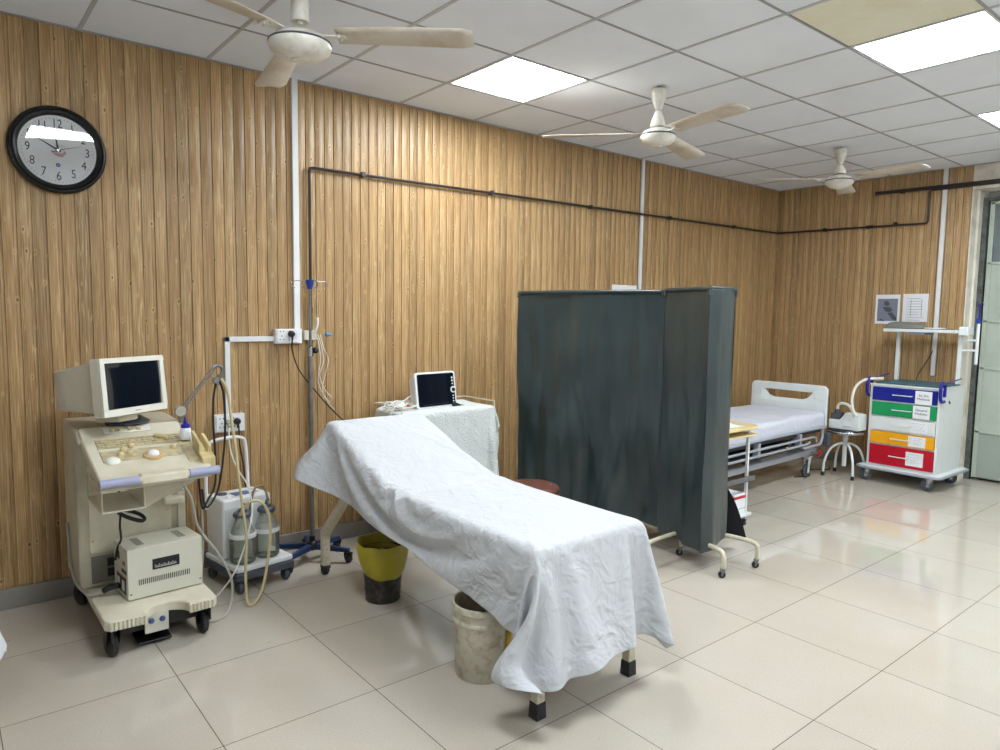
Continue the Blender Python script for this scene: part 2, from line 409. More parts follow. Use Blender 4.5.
def fluted(name, a, b, z0, z1, along, nrm, off=0.0):
    """corrugated panel wall: 62.5 mm flutes, run from a to b along 'along', face towards nrm"""
    P = .0625; prof = [(0, -.005), (.0014, -.005), (.0032, .0016), (.010, .0026), (.018, .0038), (.026, .0042), (.036, .0036), (.046, .0014), (.056, -.0014), (.0606, -.0030)]
    pts = []; k = math.floor(a/P)-1
    while k*P < b+P:
        for t, d in prof:
            s_ = k*P+t
            if a <= s_ <= b: pts.append((s_, d))
        k += 1
    pts = [(a, 0)]+pts+[(b, 0)]
    rows = []
    for s_, d in pts: rows.append([tuple(Vector((0, 0, z))+Vector(along)*s_+Vector(nrm)*(d+off)) for z in (z0, z1)])
    mb = MB().grid(rows)
    # solid back so that the wall has a thickness
    bk = [[tuple(Vector((0, 0, z))+Vector(along)*s_-Vector(nrm)*(.12-off)) for z in (z0, z1)] for s_ in (a, b)]
    mb.grid(bk)
    return mb.build(name, M['wood'], ang=20)
struct(fluted('wall_back', XL, XR, 0.0, H+.02, (1, 0, 0), (0, -1, 0)))
wr = fluted('wall_right', 0.0, 1.885, 0.0, H+.02, (0, -1, 0), (-1, 0, 0), -XR); struct(wr)
# rest of the right wall: plaster beyond the door and above it
mb = MB(); mb.box(XR, XR+.3, YB, -2.96, 0, H+.02); mb.box(XR, XR+.3, -2.96, -1.885, 2.70, H+.02)
mb.box(XR+.125, XR+.36, -1.912, -1.80, 0, H+.02); mb.box(XR+.005, XR+.13, -1.893, -1.882, 0, 2.70)
struct(mb.build('wall_right_plaster', M['plaster']))
struct(MB().box(XL-.15, XL, YB, .12, 0, H+.02).build('wall_left', M['paint']))
struct(MB().box(XL-.15, XR+.3, YB-.15, YB, 0, H+.02).build('wall_front', M['paint']))
struct(MB().box(XL, XR-.012, -.022, -.006, 0, .105).build('baseboard_back', M['skirt'], bevel=.003))
struct(MB().box(XR-.022, XR-.006, -1.88, -.022, 0, .105).build('baseboard_right', M['skirt'], bevel=.003))
# ceiling slab above the tiles
mb = MB(); mb.box(XL-.15, XR+.3, YB-.15, .12, H+.02, H+.10)
cols = [GX+k*GS for k in range(-5, 12)]
lights = set(LIGHTS); dead = {(4, 4)}
xs = [XL]+[c for c in cols if XL < c < XR]+[XR]
kidx = {round(c, 4): k for k, c in zip(range(-5, 12), cols)}
tiles = MB()
for i in range(len(xs)-1):
    k = kidx.get(round(xs[i], 4), -99)
    for j in range(len(ROWS)-1):
        if (k, j) in lights or (k, j) in dead: continue
        tiles.box(xs[i]+.001, xs[i+1]-.001, -ROWS[j+1]+.001, -ROWS[j]-.001, H+.004, H+.02)
bmesh.ops.recalc_face_normals(tiles.bm, faces=tiles.bm.faces)
ce = tiles.build('ceiling', M['ceiling']); struct(ce)
struct(mb.build('ceiling_slab', M['plaster']))
tb = MB()
for x in xs[1:-1]: tb.box(x-.0095, x+.0095, YB, 0, H, H+.006)
struct(tb.build('trim_1', mat('main_ceiling_bar', (186, 188, 192), .45)))
tb = MB()
for y in ROWS[1:-1]: tb.box(XL, XR, -y-.0055, -y+.0055, H-.0008, H+.005)
struct(tb.build('trim_2', M['tbar']))
tb = MB(); tb.box(XL, XR, -.022, 0, H-.001, H+.005); tb.box(XR-.022, XR, YB, 0, H-.001, H+.005)
struct(tb.build('trim_3', M['tbar']))
x0 = GX+4*GS
tag(MB().box(x0+.012, x0+GS-.012, -ROWS[5]+.01, -ROWS[4]-.01, H+.002, H+.018).build('ceiling_panel', M['tile_stained']),
    'yellowed ceiling tile beside the large lit panel', 'ceiling tile')
LL = {(3, 1): 'lit square ceiling panel between the two nearer fans', (5, 4): 'lit ceiling panel beside the yellowed tile', (8, 4): 'lit ceiling panel at the edge of the photo above the door side', (0, 4): 'lit ceiling panel above the ultrasound corner, mirrored in the clock glass', (2, 8): 'added unseen ceiling light panel behind the camera', (6, 8): 'added unseen ceiling light panel far behind the camera, toward the door wall'}
for (k, j) in LIGHTS:
    x0 = GX+k*GS; y0, y1 = -ROWS[j+1], -ROWS[j]
    t = thing('ceiling_light', LL.get((k, j), 'lit square ceiling panel out of the photo'), 'ceiling light', (x0+GS/2, (y0+y1)/2, H), 0, 'ceiling light panels')
    hx, hy = GS/2-.012, (y1-y0)/2-.009
    m_ = MB()
    for a in ((-hx, hx, -hy, -hy+.012), (-hx, hx, hy-.012, hy), (-hx, -hx+.012, -hy+.012, hy-.012), (hx-.012, hx, -hy+.012, hy-.012)): m_.box(*a, .002, .018)
    m_.build('frame', M['white_pl'], t)
    MB().box(-hx+.012, hx-.012, -hy+.012, hy-.012, .004, .014).build('diffuser', M['led'], t)

# door and its frame in the right wall
dx = XR+.22
d = bpy.data.objects.new('door_1', None); C.objects.link(d); d.location = (dx, -1.925, 0); struct(d)
m_ = MB(); m_.box(-.012, .05, -.030, .015, 0, 2.645); m_.box(-.012, .05, -1.0, -.030, 2.61, 2.645); m_.box(-.012, .05, -1.0, -.96, 0, 2.61)
m_.build('door_frame', M['door_frame'], d, bevel=.003)
m_ = MB(); m_.box(.005, .035, -.955, -.05, .03, .46); m_.build('lower_panel', M['door_low'], d, bevel=.004)
m_ = MB()
for z0, z1 in ((.47, 1.06), (1.07, 1.50), (1.51, 2.03)): m_.box(.005, .035, -.955, -.05, z0, z1)
m_.build('door_panel', M['door'], d, bevel=.004)
m_ = MB()
for z in (.465, 1.065, 1.505, 2.04): m_.box(-.006, .03, -.955, -.05, z-.012, z+.012)
m_.box(-.006, .03, -.085, -.047, 0.03, 2.60); m_.box(-.006, .03, -.955, -.92, .03, 2.60); m_.box(-.006, .03, -.955, -.05, 2.575, 2.605)
m_.build('door_rail', M['door_frame' if 0 else 'door'], d, bevel=.003)
MB().box(.012, .018, -.92, -.085, 2.05, 2.575).build('pane', M['frost'], d)
struct(MB().box(XR+.36, XR+.37, -3.2, -1.7, 0, 2.8).build('wall_outside', M['paint']))
# putty line: chipped dark edge
# ------------------------------------------------------------------ conduit, sockets, pipes
def trunk(label, pts, w_=.034, d_=.018, nrm=(0, -1, 0)):
    t = MB()
    for (a, b) in zip(pts, pts[1:]):
        a, b = Vector(a), Vector(b); n_ = Vector(nrm)
        lo = Vector([min(a[i], b[i]) for i in range(3)]); hi = Vector([max(a[i], b[i]) for i in range(3)])
        for i in range(3):
            if abs(a[i]-b[i]) < 1e-6 or True:
                if n_[i]: 
                    if n_[i] < 0: lo[i] -= d_
                    else: hi[i] += d_
                else:
                    lo[i] -= w_/2; hi[i] += w_/2
        t.box(lo.x, hi.x, lo.y, hi.y, lo.z, hi.z)
    return tag(t.build('cable_trunking', M['white_pl'], bevel=.002), label, 'cable trunking')
trunk('white cable trunking running down from the ceiling to the double socket beside the drip stand', [(2.425, -.005, 1.385+.02), (2.425, -.005, H-.004)], .038)
trunk('white cable trunking elbow linking the two wall sockets behind the suction machine', [(2.26, -.005, 1.345), (1.995, -.005, 1.345), (1.995, -.005, .905)], .030)
trunk('white cable trunking rising above the green screen on the long wall', [(5.70, -.005, 0.12), (5.70, -.005, H-.004)], .036)
trunk('white cable trunking on the end wall above the drawer cart', [(XR-.005, -1.665, 1.0), (XR-.005, -1.665, H-.004)], .036, .018, (-1, 0, 0))

def socket(label, x0, x1, z0, z1, plug_x=None, plugmat='black'):
    t = thing('wall_socket', label, 'socket', ((x0+x1)/2, -.005, (z0+z1)/2)); hw, hh = (x1-x0)/2, (z1-z0)/2
    MB().box(-hw, hw, -.04, 0, -hh, hh).build('back_box', M['white_pl'], t, bevel=.003)
    MB().box(-hw+.008, hw-.03, -.046, -.0405, -hh+.006, hh-.006).build('face_plate', M['white_pl'], t, bevel=.002)
    for gx in (-hw*.55, hw*.12):
        for (a, b) in ((-.012, -.02), (.012, -.02), (0, .002), (-.01, .03), (.01, .03)):
            MB().box(gx+a-.0025, gx+a+.0025, -.0468, -.046, b-.004, b+.004).build('pin_hole', M['black'], t)
    MB().box(hw*.48, hw*.62, -.05, -.046, -.012, .018).build('rocker_switch', M['white_pl'], t, bevel=.002)
    return t
s1 = socket('white double socket with a black plug on the upper trunking', 2.275, 2.445, 1.315, 1.405)
tag(MB().box(2.462, 2.545, -.04, -.005, 1.335, 1.395).build('junction_box', M['cream'], bevel=.004), 'small cream switch box just behind the drip stand pole', 'switch box')
s3 = socket('white wall socket with two plugs above the suction machine', 1.905, 2.08, .80, .905)
def plug(name_label, x, z, y0=-.052, m='black', r=.02):
    t = thing('plug', name_label, 'plug', (x, y0, z))
    MB().lathe([(0, 0), (r, .0), (r*1.05, .014), (r*.75, .03), (0, .034)], M=Matrix.Rotation(PI/2, 4, 'X')).build('plug_body', M[m], t, ang=50)
    MB().tube([(0, -.02, 0), (0, -.026, -.02), (0, -.018, -.036)], .006, 8, 4).build('strain_relief', M[m], t, ang=50)
    return t
plug('black round plug in the upper double socket', 2.37, 1.375)
plug('black round plug in the lower wall socket', 2.03, .862)
plug('pale grey plug in the lower wall socket', 1.975, .862, m='grey_cable', r=.014)
# black cable of the trolley
tag(MB().tube([(2.37, -.07, 1.34), (2.375, -.06, 1.27), (2.42, -.05, 1.15), (2.52, -.05, 1.02), (2.62, -.06, .90), (2.72, -.08, .80), (2.86, -.12, .70), (3.0, -.16, .60)], .0042, 6, 6).build('power_cable', M['blk_cable']),
    'black power cable hanging from the upper socket down behind the exam bed', 'cable')
# oxygen pipe
mb = MB(); yo = -.03; r = .0095
pts = [(2.51, yo, .11), (2.51, yo, 2.38), (2.513, yo, 2.395), (2.528, yo, 2.40), (XR-.045, yo, 2.448), (XR-.033, yo-.012, 2.449), (XR-.03, -.06, 2.449), (XR-.03, -1.52, 2.425), (XR-.03, -1.535, 2.43), (XR-.03, -1.54, 2.445), (XR-.03, -1.545, 2.715), (XR-.03, -1.555, 2.73), (XR-.03, -2.6, 2.73)]
mb.tube(pts, r, 8)
for (x, z) in ((2.88, 2.405), (3.95, 2.413), (5.02, 2.422), (6.09, 2.431), (7.16, 2.441)): mb.box(x-.012, x+.012, yo-.014, 0, z-.014, z+.016)
for y in (-.55, -1.25): mb.box(XR-.045, XR, y-.012, y+.012, 2.425, 2.46)
mb.tube([(XR-.03, -.98, 2.436), (XR-.03, -1.04, 2.435)], .016, 8); mb.tube([(2.51, yo, 1.5), (2.51, yo, 1.54)], .013, 8)
tag(mb.build('gas_pipe', M['pipe']), 'thin dark gas pipe up the long wall and round the room corner', 'pipe')
mb = MB().tube([(XR-.055, -1.06, 2.755), (XR-.055, -1.8, 2.745), (XR-.055, -2.7, 2.735)], .017, 10)
for y in (-1.3, -1.62, -2.3): mb.box(XR-.06, XR, y-.012, y+.012, 2.73, 2.765)
tag(mb.build('water_pipe', M['pipe']), 'thicker dark pipe high on the end wall above the door corner', 'pipe')
# papers on the end wall and the long wall
def paper(label, y0, y1, z0, z1, pic):
    t = thing('paper_notice', label, 'notice', (XR-.008, (y0+y1)/2, (z0+z1)/2), PI/2)     # local +x = world +y ; local -y faces ... 
    t.rotation_euler = (0, 0, -PI/2)
    w2, h2 = abs(y1-y0)/2, (z1-z0)/2
    MB().box(-w2, w2, -.0025, -.0008, -h2, h2).build('sheet', M['paper'], t)
    if pic:
        MB().box(-w2*.82, w2*.82, -.0032, -.0026, -h2*.8, h2*.72).build('picture', M['inkgrey'], t)
        g = MB(); 
        for poly in ([(-.035, .075), (-.01, .085), (.012, .07), (.02, .045), (.0, .03), (-.03, .04)], [(-.045, .025), (.03, .02), (.05, -.01), (.02, -.03), (-.02, -.02)], [(.0, -.035), (.045, -.03), (.09, -.085), (.088, -.115), (.05, -.10)], [(-.092, -.115), (-.055, -.095), (-.02, -.112), (-.03, -.118)]):
            g.prism(poly, -.0001, .0009, Matrix.Translation((0, -.0034, 0)) @ Matrix.Rotation(PI/2, 4, 'X'))
        g.build('drawing', M['darkgrey'], t)
    else:
        g = MB(); rnd = random.Random(3)
        for k in range(9): g.box(-w2*.7, w2*rnd.uniform(.3, .75), -.0034, -.0026, h2*.65-k*.026, h2*.65-k*.026+.003)
        for x in (-w2*.35, w2*.5): g.box(x-.002, x+.002, -.0034, -.0026, -h2*.6, h2*.6)
        g.build('printed_text', M['inkgrey'], t)
paper('white notice with a grey picture taped to the end wall', -1.105, -1.335, 1.465, 1.755, True)
paper('white sheet of faint print taped to the end wall beside the picture notice', -1.36, -1.585, 1.49, 1.76, False)
tag(MB().box(5.33, 5.66, -.012, -.008, 1.55, 1.785).build('paper_sheet', M['paper']), 'plain white sheet on the long wall, its top edge showing above the green screen', 'notice')

# ------------------------------------------------------------------ clock
ck = thing('wall_clock', 'round black wall clock with a white face at the upper left', 'clock', (1.185, -.008, 2.302)); RC = .213
RX = Matrix.Rotation(PI/2, 4, 'X')
MB().lathe([(0, 0), (RC-.012, 0), (RC, .01), (RC, .022), (RC-.008, .034), (RC-.014, .036), (RC-.02, .030), (RC-.024, .036), (RC-.034, .032), (RC-.044, .018), (RC-.044, .012), (0, .012)], M=RX, seg=64).build('rim', M['black'], ck, ang=40)
MB().lathe([(0, .0122), (RC-.0445, .0122), (RC-.0445, .0142), (0, .0142)], M=RX, seg=48).build('dial', mat('clock_dial', (242, 243, 245), .5), ck)
for h in range(1, 13):
    a = PI/2-h*PI/6; nt = text(str(h), .060, M['black'], ck, (math.cos(a)*.128, -.0150, math.sin(a)*.128), (PI/2, 0, 0), 'numeral'); nt.scale = (.78, 1, 1)
n_ = MB()
for k in range(60):
    a = k*PI/30; r0 = .150 if k % 5 else .147
    n_.cbox((math.cos(a)*(r0+.158)/2, -.0148, math.sin(a)*(r0+.158)/2), (.158-r0, .0006, .0012), (0, -a, 0))
n_.build('minute_marks', M['darkgrey'], ck)
def hand(name, ang, L, w0, mt, y):
    a = math.radians(ang); mb = MB()
    mb.hexa([(-L*.12, -.0004, -w0*.6), (L, -.0004, -w0*.12), (L, .0004, -w0*.12), (-L*.12, .0004, -w0*.6), (-L*.12, -.0004, w0*.6), (L, -.0004, w0*.12), (L, .0004, w0*.12), (-L*.12, .0004, w0*.6)])
    o = mb.build(name, mt, ck); o.location = (0, y, 0); o.rotation_euler = (0, -a, 0); return o
hand('hour_hand', 97, .075, .010, M['black'], -.0175); hand('minute_hand', 151, .105, .009, M['darkgrey'], -.0190)
o_ = hand('second_hand', 17, .115, .003, M['black'], -.0205)
MB().lathe([(0, .014), (.007, .014), (.007, .023), (0, .023)], M=RX, seg=16).build('hand_boss', M['steel'], ck)
g = MB(); g.lathe([(0, .0144), (.010, .0144), (.010, .0150), (0, .0150)], c=(-.002, 0, -.073), M=RX, seg=20); g.build('blue_logo', M['blue'], ck)
text('Q', .014, M['paper'], ck, (-.002, -.0156, -.073), (PI/2, 0, 0))
g = MB()
for k, (a0, a1, rr) in enumerate(((200, 350, .026), (215, 370, .020), (180, 300, .033))):
    g.tube([(math.cos(math.radians(a0+(a1-a0)*t/8))*rr+.008, -.0152, math.sin(math.radians(a0+(a1-a0)*t/8))*rr*.8-.003) for t in range(9)], .0016, 5)
g.tube([(-.03, -.0152, -.012), (0, -.0152, -.004), (.01, -.0152, 0)], .002, 5)
g.build('red_emblem', mat('faded_red', (196, 120, 126), .6), ck)
g = MB(); rnd = random.Random(5); MI = Matrix.Translation((0, -.0152, 0)); scribble(g, -.05, .05, .063, .010, MI, rnd, .0018); g.build('maker_script', M['darkgrey'], ck)
scribble(MB(), -.014, .03, .022, .008, MI, rnd, .0014).build('maker_script', M['darkgrey'], ck)
MB().lathe([(0, .025), (RC-.042, .025)], M=RX, seg=48).build('cover_glass', M['clockglass'], ck)

# ------------------------------------------------------------------ ceiling fans
def make_fan(label, x, y, zb, ang, drop_shape):
    t = thing('ceiling_fan', label, 'ceiling fan', (x, y, H), ang, 'ceiling fans')
    L = H-zb; rod = drop_shape == 'rod'; km = 1.16 if rod else 1.0; dz = -.032 if rod else -.012
    if rod:
        MB().lathe([(0, 0), (.05, 0), (.05, -.02), (.042, -.05), (.0, -.05)], seg=20).build('canopy', M['fan'], t)
        MB().cyl((0, 0, -.03), (0, 0, -L+.05), .014, 12).build('down_rod', M['fan'], t)
        MB().lathe([(0, -L+.19), (.034, -L+.19), (.036, -L+.06), (0, -L+.06)], seg=18).build('shank_cover', M['fan'], t)
    else:
        MB().lathe([(0, -.012), (.044, -.014), (.047, -.03), (.044, -.07), (.018, -.135), (0, -.137)], seg=22).build('canopy', M['fan'], t, ang=50)
        MB().cyl((0, 0, .0), (0, 0, -L+.05), .011, 10).build('down_rod', M['steel_dull'], t)
        MB().lathe([(0, -L+.045), (.048, -L+.05), (.040, -L+.09), (.017, -.14), (0, -.139)], seg=22).build('shank_cover', M['fan'], t, ang=50)
    MB().lathe([(r_*km, -L+dz+z_) for r_, z_ in ((0, .052), (.05, .050), (.085, .035), (.106, .010), (.110, -.002), (.104, -.020), (.08, -.041), (.05, -.053), (.03, -.055), (.028, -.060), (0, -.062))], seg=40).build('motor_housing', M['fan'], t, ang=50)
    MB().lathe([(r_*km, -L+dz+z_) for r_, z_ in ((.104, .014), (.108, .012), (.1105, .006), (.1085, .004))], seg=40).build('trim_ring', M['darkgrey'], t)
    for k in range(3):
        a = k*2*PI/3; Mz = Matrix.Rotation(a, 4, 'Z')
        b = MB(); n_ = 12; up, dn = [], []
        for i in range(n_+1):
            s_ = i/n_; rr = .15+s_*.56; wd = .052+.026*s_; tw = -math.radians(13-6*s_); z = -L+.006-.012*s_*s_
            if i == n_: wd *= .72
            up.append((rr, -wd, z-wd*math.sin(tw))); dn.append((rr, wd, z+wd*math.sin(tw)))
        rows = [[Mz @ Vector(p) for p in up], [Mz @ Vector(((u[0]+v[0])/2, 0, (u[2]+v[2])/2+.005)) for u, v in zip(up, dn)], [Mz @ Vector(p) for p in dn]]
        bl = b.grid(rows).build('blade', M['fan_blade'], t, solid=.0025, ang=60)
        q = MB(); q.hexa([Mz @ Vector(p) for p in ((.10, -.02, -L+.0), (.19, -.028, -L-.006), (.19, .028, -L+.002), (.10, .02, -L+.004), (.10, -.02, -L+.004), (.19, -.028, -L-.002), (.19, .028, -L+.006), (.10, .02, -L+.008))])
        for (rx, ry) in ((.165, -.02), (.165, .02), (.18, 0)):
            q.lathe([(0, -L-.010), (.005, -L-.009), (.005, -L+.003), (0, -L+.003)], c=Mz @ Vector((rx, ry, 0)), seg=8)
        q.build('blade_bracket', M['fan'], bl)
    return t
make_fan('nearest cream ceiling fan, above the clock and first trunking', 1.875, -1.38, 2.63, math.radians(79), 'rod')
make_fan('middle ceiling fan, above the green screen', 4.18, -1.38, 2.625, math.radians(16), 'cup')
make_fan('farthest ceiling fan, near the room corner', 6.52, -1.40, 2.650, math.radians(20), 'cup')
#@@OBJECTS@@
# ------------------------------------------------------------------ cloth draped by a short simulation, then kept as a plain mesh
def drape(name, pos, colliders, m, frames, nu, nv, parent=None, mass=.25, stiff=12, bend=.35, fric=12, sub=1, pins=None, quality=7, thick=.0):
    """pos(i, j) gives the start position of vertex i (0..nu), j (0..nv)"""
    vs = [pos(i, j) for i in range(nu+1) for j in range(nv+1)]
    fs = [(i*(nv+1)+j, (i+1)*(nv+1)+j, (i+1)*(nv+1)+j+1, i*(nv+1)+j+1) for i in range(nu) for j in range(nv)]
    me = bpy.data.meshes.new(name); me.from_pydata(vs, [], fs); o = bpy.data.objects.new(name, me); C.objects.link(o)
    temps = []
    for cb in colliders:
        c = cb.build('collider', m); md = c.modifiers.new('c', 'COLLISION'); c.collision.thickness_outer = .006; c.collision.cloth_friction = fric; c.collision.damping = .6; temps.append(c)
    md = o.modifiers.new('cloth', 'CLOTH'); st = md.settings; st.quality = quality; st.mass = mass
    st.tension_stiffness = st.compression_stiffness = stiff; st.shear_stiffness = stiff*.5; st.bending_stiffness = bend
    st.air_damping = 2.0; st.tension_damping = st.compression_damping = 8
    cs = md.collision_settings; cs.use_collision = True; cs.distance_min = .006; cs.collision_quality = 3; cs.use_self_collision = True; cs.self_distance_min = .005; cs.self_friction = 4
    if pins:
        vg = o.vertex_groups.new(name='pin'); vg.add([i*(nv+1)+j for i, j in pins], 1.0, 'ADD'); st.vertex_group_mass = 'pin'
    md.point_cache.frame_start = 1; md.point_cache.frame_end = frames
    for f in range(1, frames+1): S.frame_set(f)
    dg = bpy.context.evaluated_depsgraph_get()
    out = bpy.data.meshes.new_from_object(o.evaluated_get(dg)); out.name = name
    bpy.data.objects.remove(o)
    for c in temps: bpy.data.objects.remove(c)
    S.frame_set(1)
    out.materials.clear(); out.materials.append(m)
    for p in out.polygons: p.use_smooth = True
    r_ = bpy.data.objects.new(name, out); C.objects.link(r_); r_.parent = parent
    md = r_.modifiers.new('thick', 'SOLIDIFY'); md.thickness = .0022; md.offset = 0
    if sub: md = r_.modifiers.new('sub', 'SUBSURF'); md.levels = sub; md.render_levels = sub
    return r_

# ------------------------------------------------------------------ examination bed
BX0, BX1, BYF, BYC, BYH = 2.325, 2.925, -2.375, -1.34, -.66      # left, right, foot end, crease, head end
ZT, ZH = .655, .905
def bed_top(y):
    if y <= BYC: return ZT
    return ZT+(ZH-ZT)*(y-BYC)/(BYH-BYC)
bed = thing('examination_bed', 'examination bed on chipped cream legs with a raised backrest, under the white sheet', 'bed', (2.62, -1.5, 0))
def L(p): return (p[0]-2.62, p[1]+1.5, p[2])
def Lb(mb, x0, x1, y0, y1, z0, z1): return mb.box(x0-2.62, x1-2.62, y0+1.5, y1+1.5, z0, z1)
mt = MB(); y0, y1 = BYF+1.5, BYC+1.5
mt.box(BX0-2.62, BX1-2.62, y0, y1+.01, ZT-.07, ZT)
mt.build('seat_pad', M['leather'], bed, bevel=.015)
a_ = math.atan2(ZH-ZT, BYH-BYC)
mt = MB(); cc = L((2.625, (BYC+BYH)/2+.012, (ZT+ZH)/2-.036)); mt.cbox(cc, (BX1-BX0, math.hypot(BYH-BYC, ZH-ZT)-.01, .07), (a_, 0, 0))
mt.build('backrest_pad', M['leather'], bed, bevel=.015)
fr = MB()
for x in (BX0+.02, BX1-.045): Lb(fr, x, x+.03, BYF+.03, -.62, ZT-.115, ZT-.072)
Lb(fr, BX0+.02, BX1-.015, BYF+.02, BYF+.055, ZT-.115, ZT-.072); Lb(fr, BX0+.02, BX1-.015, -.655, -.62, ZT-.115, ZT-.072)
Lb(fr, BX0+.05, BX1-.045, -1.36, -1.33, ZT-.115, ZT-.072)
fr.build('frame', M['legpaint'], bed, bevel=.004)
for x in (BX0+.04, BX1-.04):
    g = MB(); Lb(g, x-.02, x+.02, BYF+.002, BYF+.042, .04, ZT-.072); lg = g.build('leg', M['legpaint'], bed, bevel=.004)
    g = MB(); g.hexa([L((x+a, BYF+.022+b, z)) for z, k in ((0, .025), (.065, .0225)) for a, b in ((-k, -k), (k, -k), (k, k), (-k, k))])
    f_ = g.build('rubber_foot', M['rubber'], lg, bevel=.003)
for x in (BX0+.03, BX1-.04):
    g = MB(); w2 = .021; y = -.545
    g.hexa([L(p) for p in ((x-w2, y-w2, .06), (x+w2, y-w2, .06), (x+w2, y+w2, .06), (x-w2, y+w2, .06), (x-w2, y-w2, .24), (x+w2, y-w2, .24), (x+w2, y+w2, .262), (x-w2, y+w2, .262))])
    g.hexa([L(p) for p in ((x-w2, y-w2, .235), (x+w2, y-w2, .235), (x+w2, y+w2, .262), (x-w2, y+w2, .262), (x-w2, y-.33-w2*1.6, .58), (x+w2, y-.33-w2*1.6, .58), (x+w2, y-.33+w2, .58), (x-w2, y-.33+w2, .58))])
    lg = g.build('leg', M['legpaint'], bed, bevel=.003)
    g = MB(); c_ = Vector(L((x, y, 0))); g.box(c_.x-.022, c_.x+.022, c_.y-.022, c_.y+.022, .045, .062); g.cyl(c_+Vector((-.012, .01, .028)), c_+Vector((.012, .01, .028)), .028, 18); g.box(c_.x-.02, c_.x-.014, c_.y-.01, c_.y+.02, .02, .05); g.box(c_.x+.014, c_.x+.02, c_.y-.01, c_.y+.02, .02, .05)
    g.build('caster', M['rubber'], lg)
# sheet
col = MB()
def ring(y, z): 
    r_ = .02; return [(BX0, y, z-.09), (BX0, y, z-r_), (BX0+r_*.3, y, z-r_*.3), (BX0+r_, y, z+.001), ((BX0+BX1)/2, y, z+.004), (BX1-r_, y, z+.001), (BX1-r_*.3, y, z-r_*.3), (BX1, y, z-r_), (BX1, y, z-.09)]
prof = [(BYF-.001, ZT-.09), (BYF, ZT-.02), (BYF+.006, ZT-.006), (BYF+.02, ZT), (-1.9, ZT), (BYC-.06, ZT+.002), (BYC+.06, ZT+.026), (-1.0, bed_top(-1.0)), (BYH-.02, ZH-.003), (BYH-.004, ZH-.012), (BYH, ZH-.03), (BYH, ZH-.12)]
rows = []
for i, (y, z) in enumerate(prof):
    rg = ring(y, z)
    if i in (0,): rg = [(p[0], y, z) for p in rg]
    if i == len(prof)-1: rg = [(p[0], y, z) for p in rg]
    rows.append(rg)
col.grid(rows)
leg_c = MB()
for x in (BX0+.04, BX1-.04): leg_c.box(x-.022, x+.022, BYF+.001, BYF+.045, 0, .58)
for x in (BX0+.03, BX1-.04): leg_c.box(x-.02, x+.02, -.57, -.52, 0, .24)
bk_c = MB().cyl((2.41, -1.93, 0), (2.41, -1.93, .335), .135, 20)
NU, NV = 108, 62
OVF, OVH, OVR = .475, .25, .29
path = []      # arc-length along the bed: foot overhang, seat, slope, head overhang
Ls = (BYC-BYF); Lr = math.hypot(BYH-BYC, ZH-ZT); Ltot = OVF+Ls+Lr+OVH
def along(s_):
    if s_ < OVF: return (BYF-(OVF-s_), ZT+.012)
    s_ -= OVF
    if s_ < Ls: return (BYF+s_, ZT+.012)
    s_ -= Ls
    if s_ < Lr: t = s_/Lr; return (BYC+(BYH-BYC)*t, ZT+(ZH-ZT)*t+.014)
    return (BYH+(s_-Lr), ZH+.014)
def ovl(t):        # left overhang, foot (0) to head (1)
    pts_ = [(0, .25), (.10, .30), (.2, .37), (.36, .30), (.55, .26), (.75, .30), (.9, .36), (1, .38)]
    for (a, va), (b, vb) in zip(pts_, pts_[1:]):
        if t <= b: return va+(vb-va)*(t-a)/(b-a)
    return pts_[-1][1]
def spos(i, j):
    t = i/NU; y, z = along(t*Ltot); xl = BX0-ovl(t); xr_ = BX1+OVR
    x = xl+(xr_-xl)*j/NV
    z += .0015*math.sin(j*1.7+i*.9)+.002*noise.noise(Vector((x*9, y*9, 0)))
    return (x, y+.03*math.sin(j/NV*2.2), z)
sh = drape('bed_sheet', spos, [col, leg_c, bk_c], M['sheet'], 54, NU, NV, bend=2.2, stiff=18)
def crumple(o, amp, f):       # pressed-in creases left from folding and use
    me = o.data; nr = [v.normal.copy() for v in me.vertices]
    for v, n_ in zip(me.vertices, nr):
        p = v.co; q = p+Vector((noise.noise(p*3), noise.noise(p*3+Vector((5, 1, 2))), noise.noise(p*3+Vector((9, 4, 7)))))*.25
        a = abs(noise.noise(q*f))*.6+abs(noise.noise(q*f*2.1+Vector((3, 3, 3))))*.4
        side = .35+.65*(1-abs(n_.z))
        v.co = p-n_*(a-.25)*amp*side
def nudge(o, i0, j0, tgt, si, sj):      # pull one corner of the cloth to where it stays caught
    vs = o.data.vertices; d = Vector(tgt)-vs[i0*(NV+1)+j0].co
    for i in range(NU+1):
        for j in range(NV+1):
            k = math.exp(-((i-i0)/si)**2-((j-j0)/sj)**2)
            if k > .01: vs[i*(NV+1)+j].co += d*k
nudge(sh, 104, 0, (2.215, -.46, .60), 10, 11); nudge(sh, 0, 0, (2.25, -2.50, .175), 6, 6); nudge(sh, 10, 0, (2.18, -2.30, .20), 5.5, 8)
crumple(sh, .0055, 6)
tag(sh, 'rumpled white sheet draped over the examination bed, hanging to a point at its foot', 'sheet')

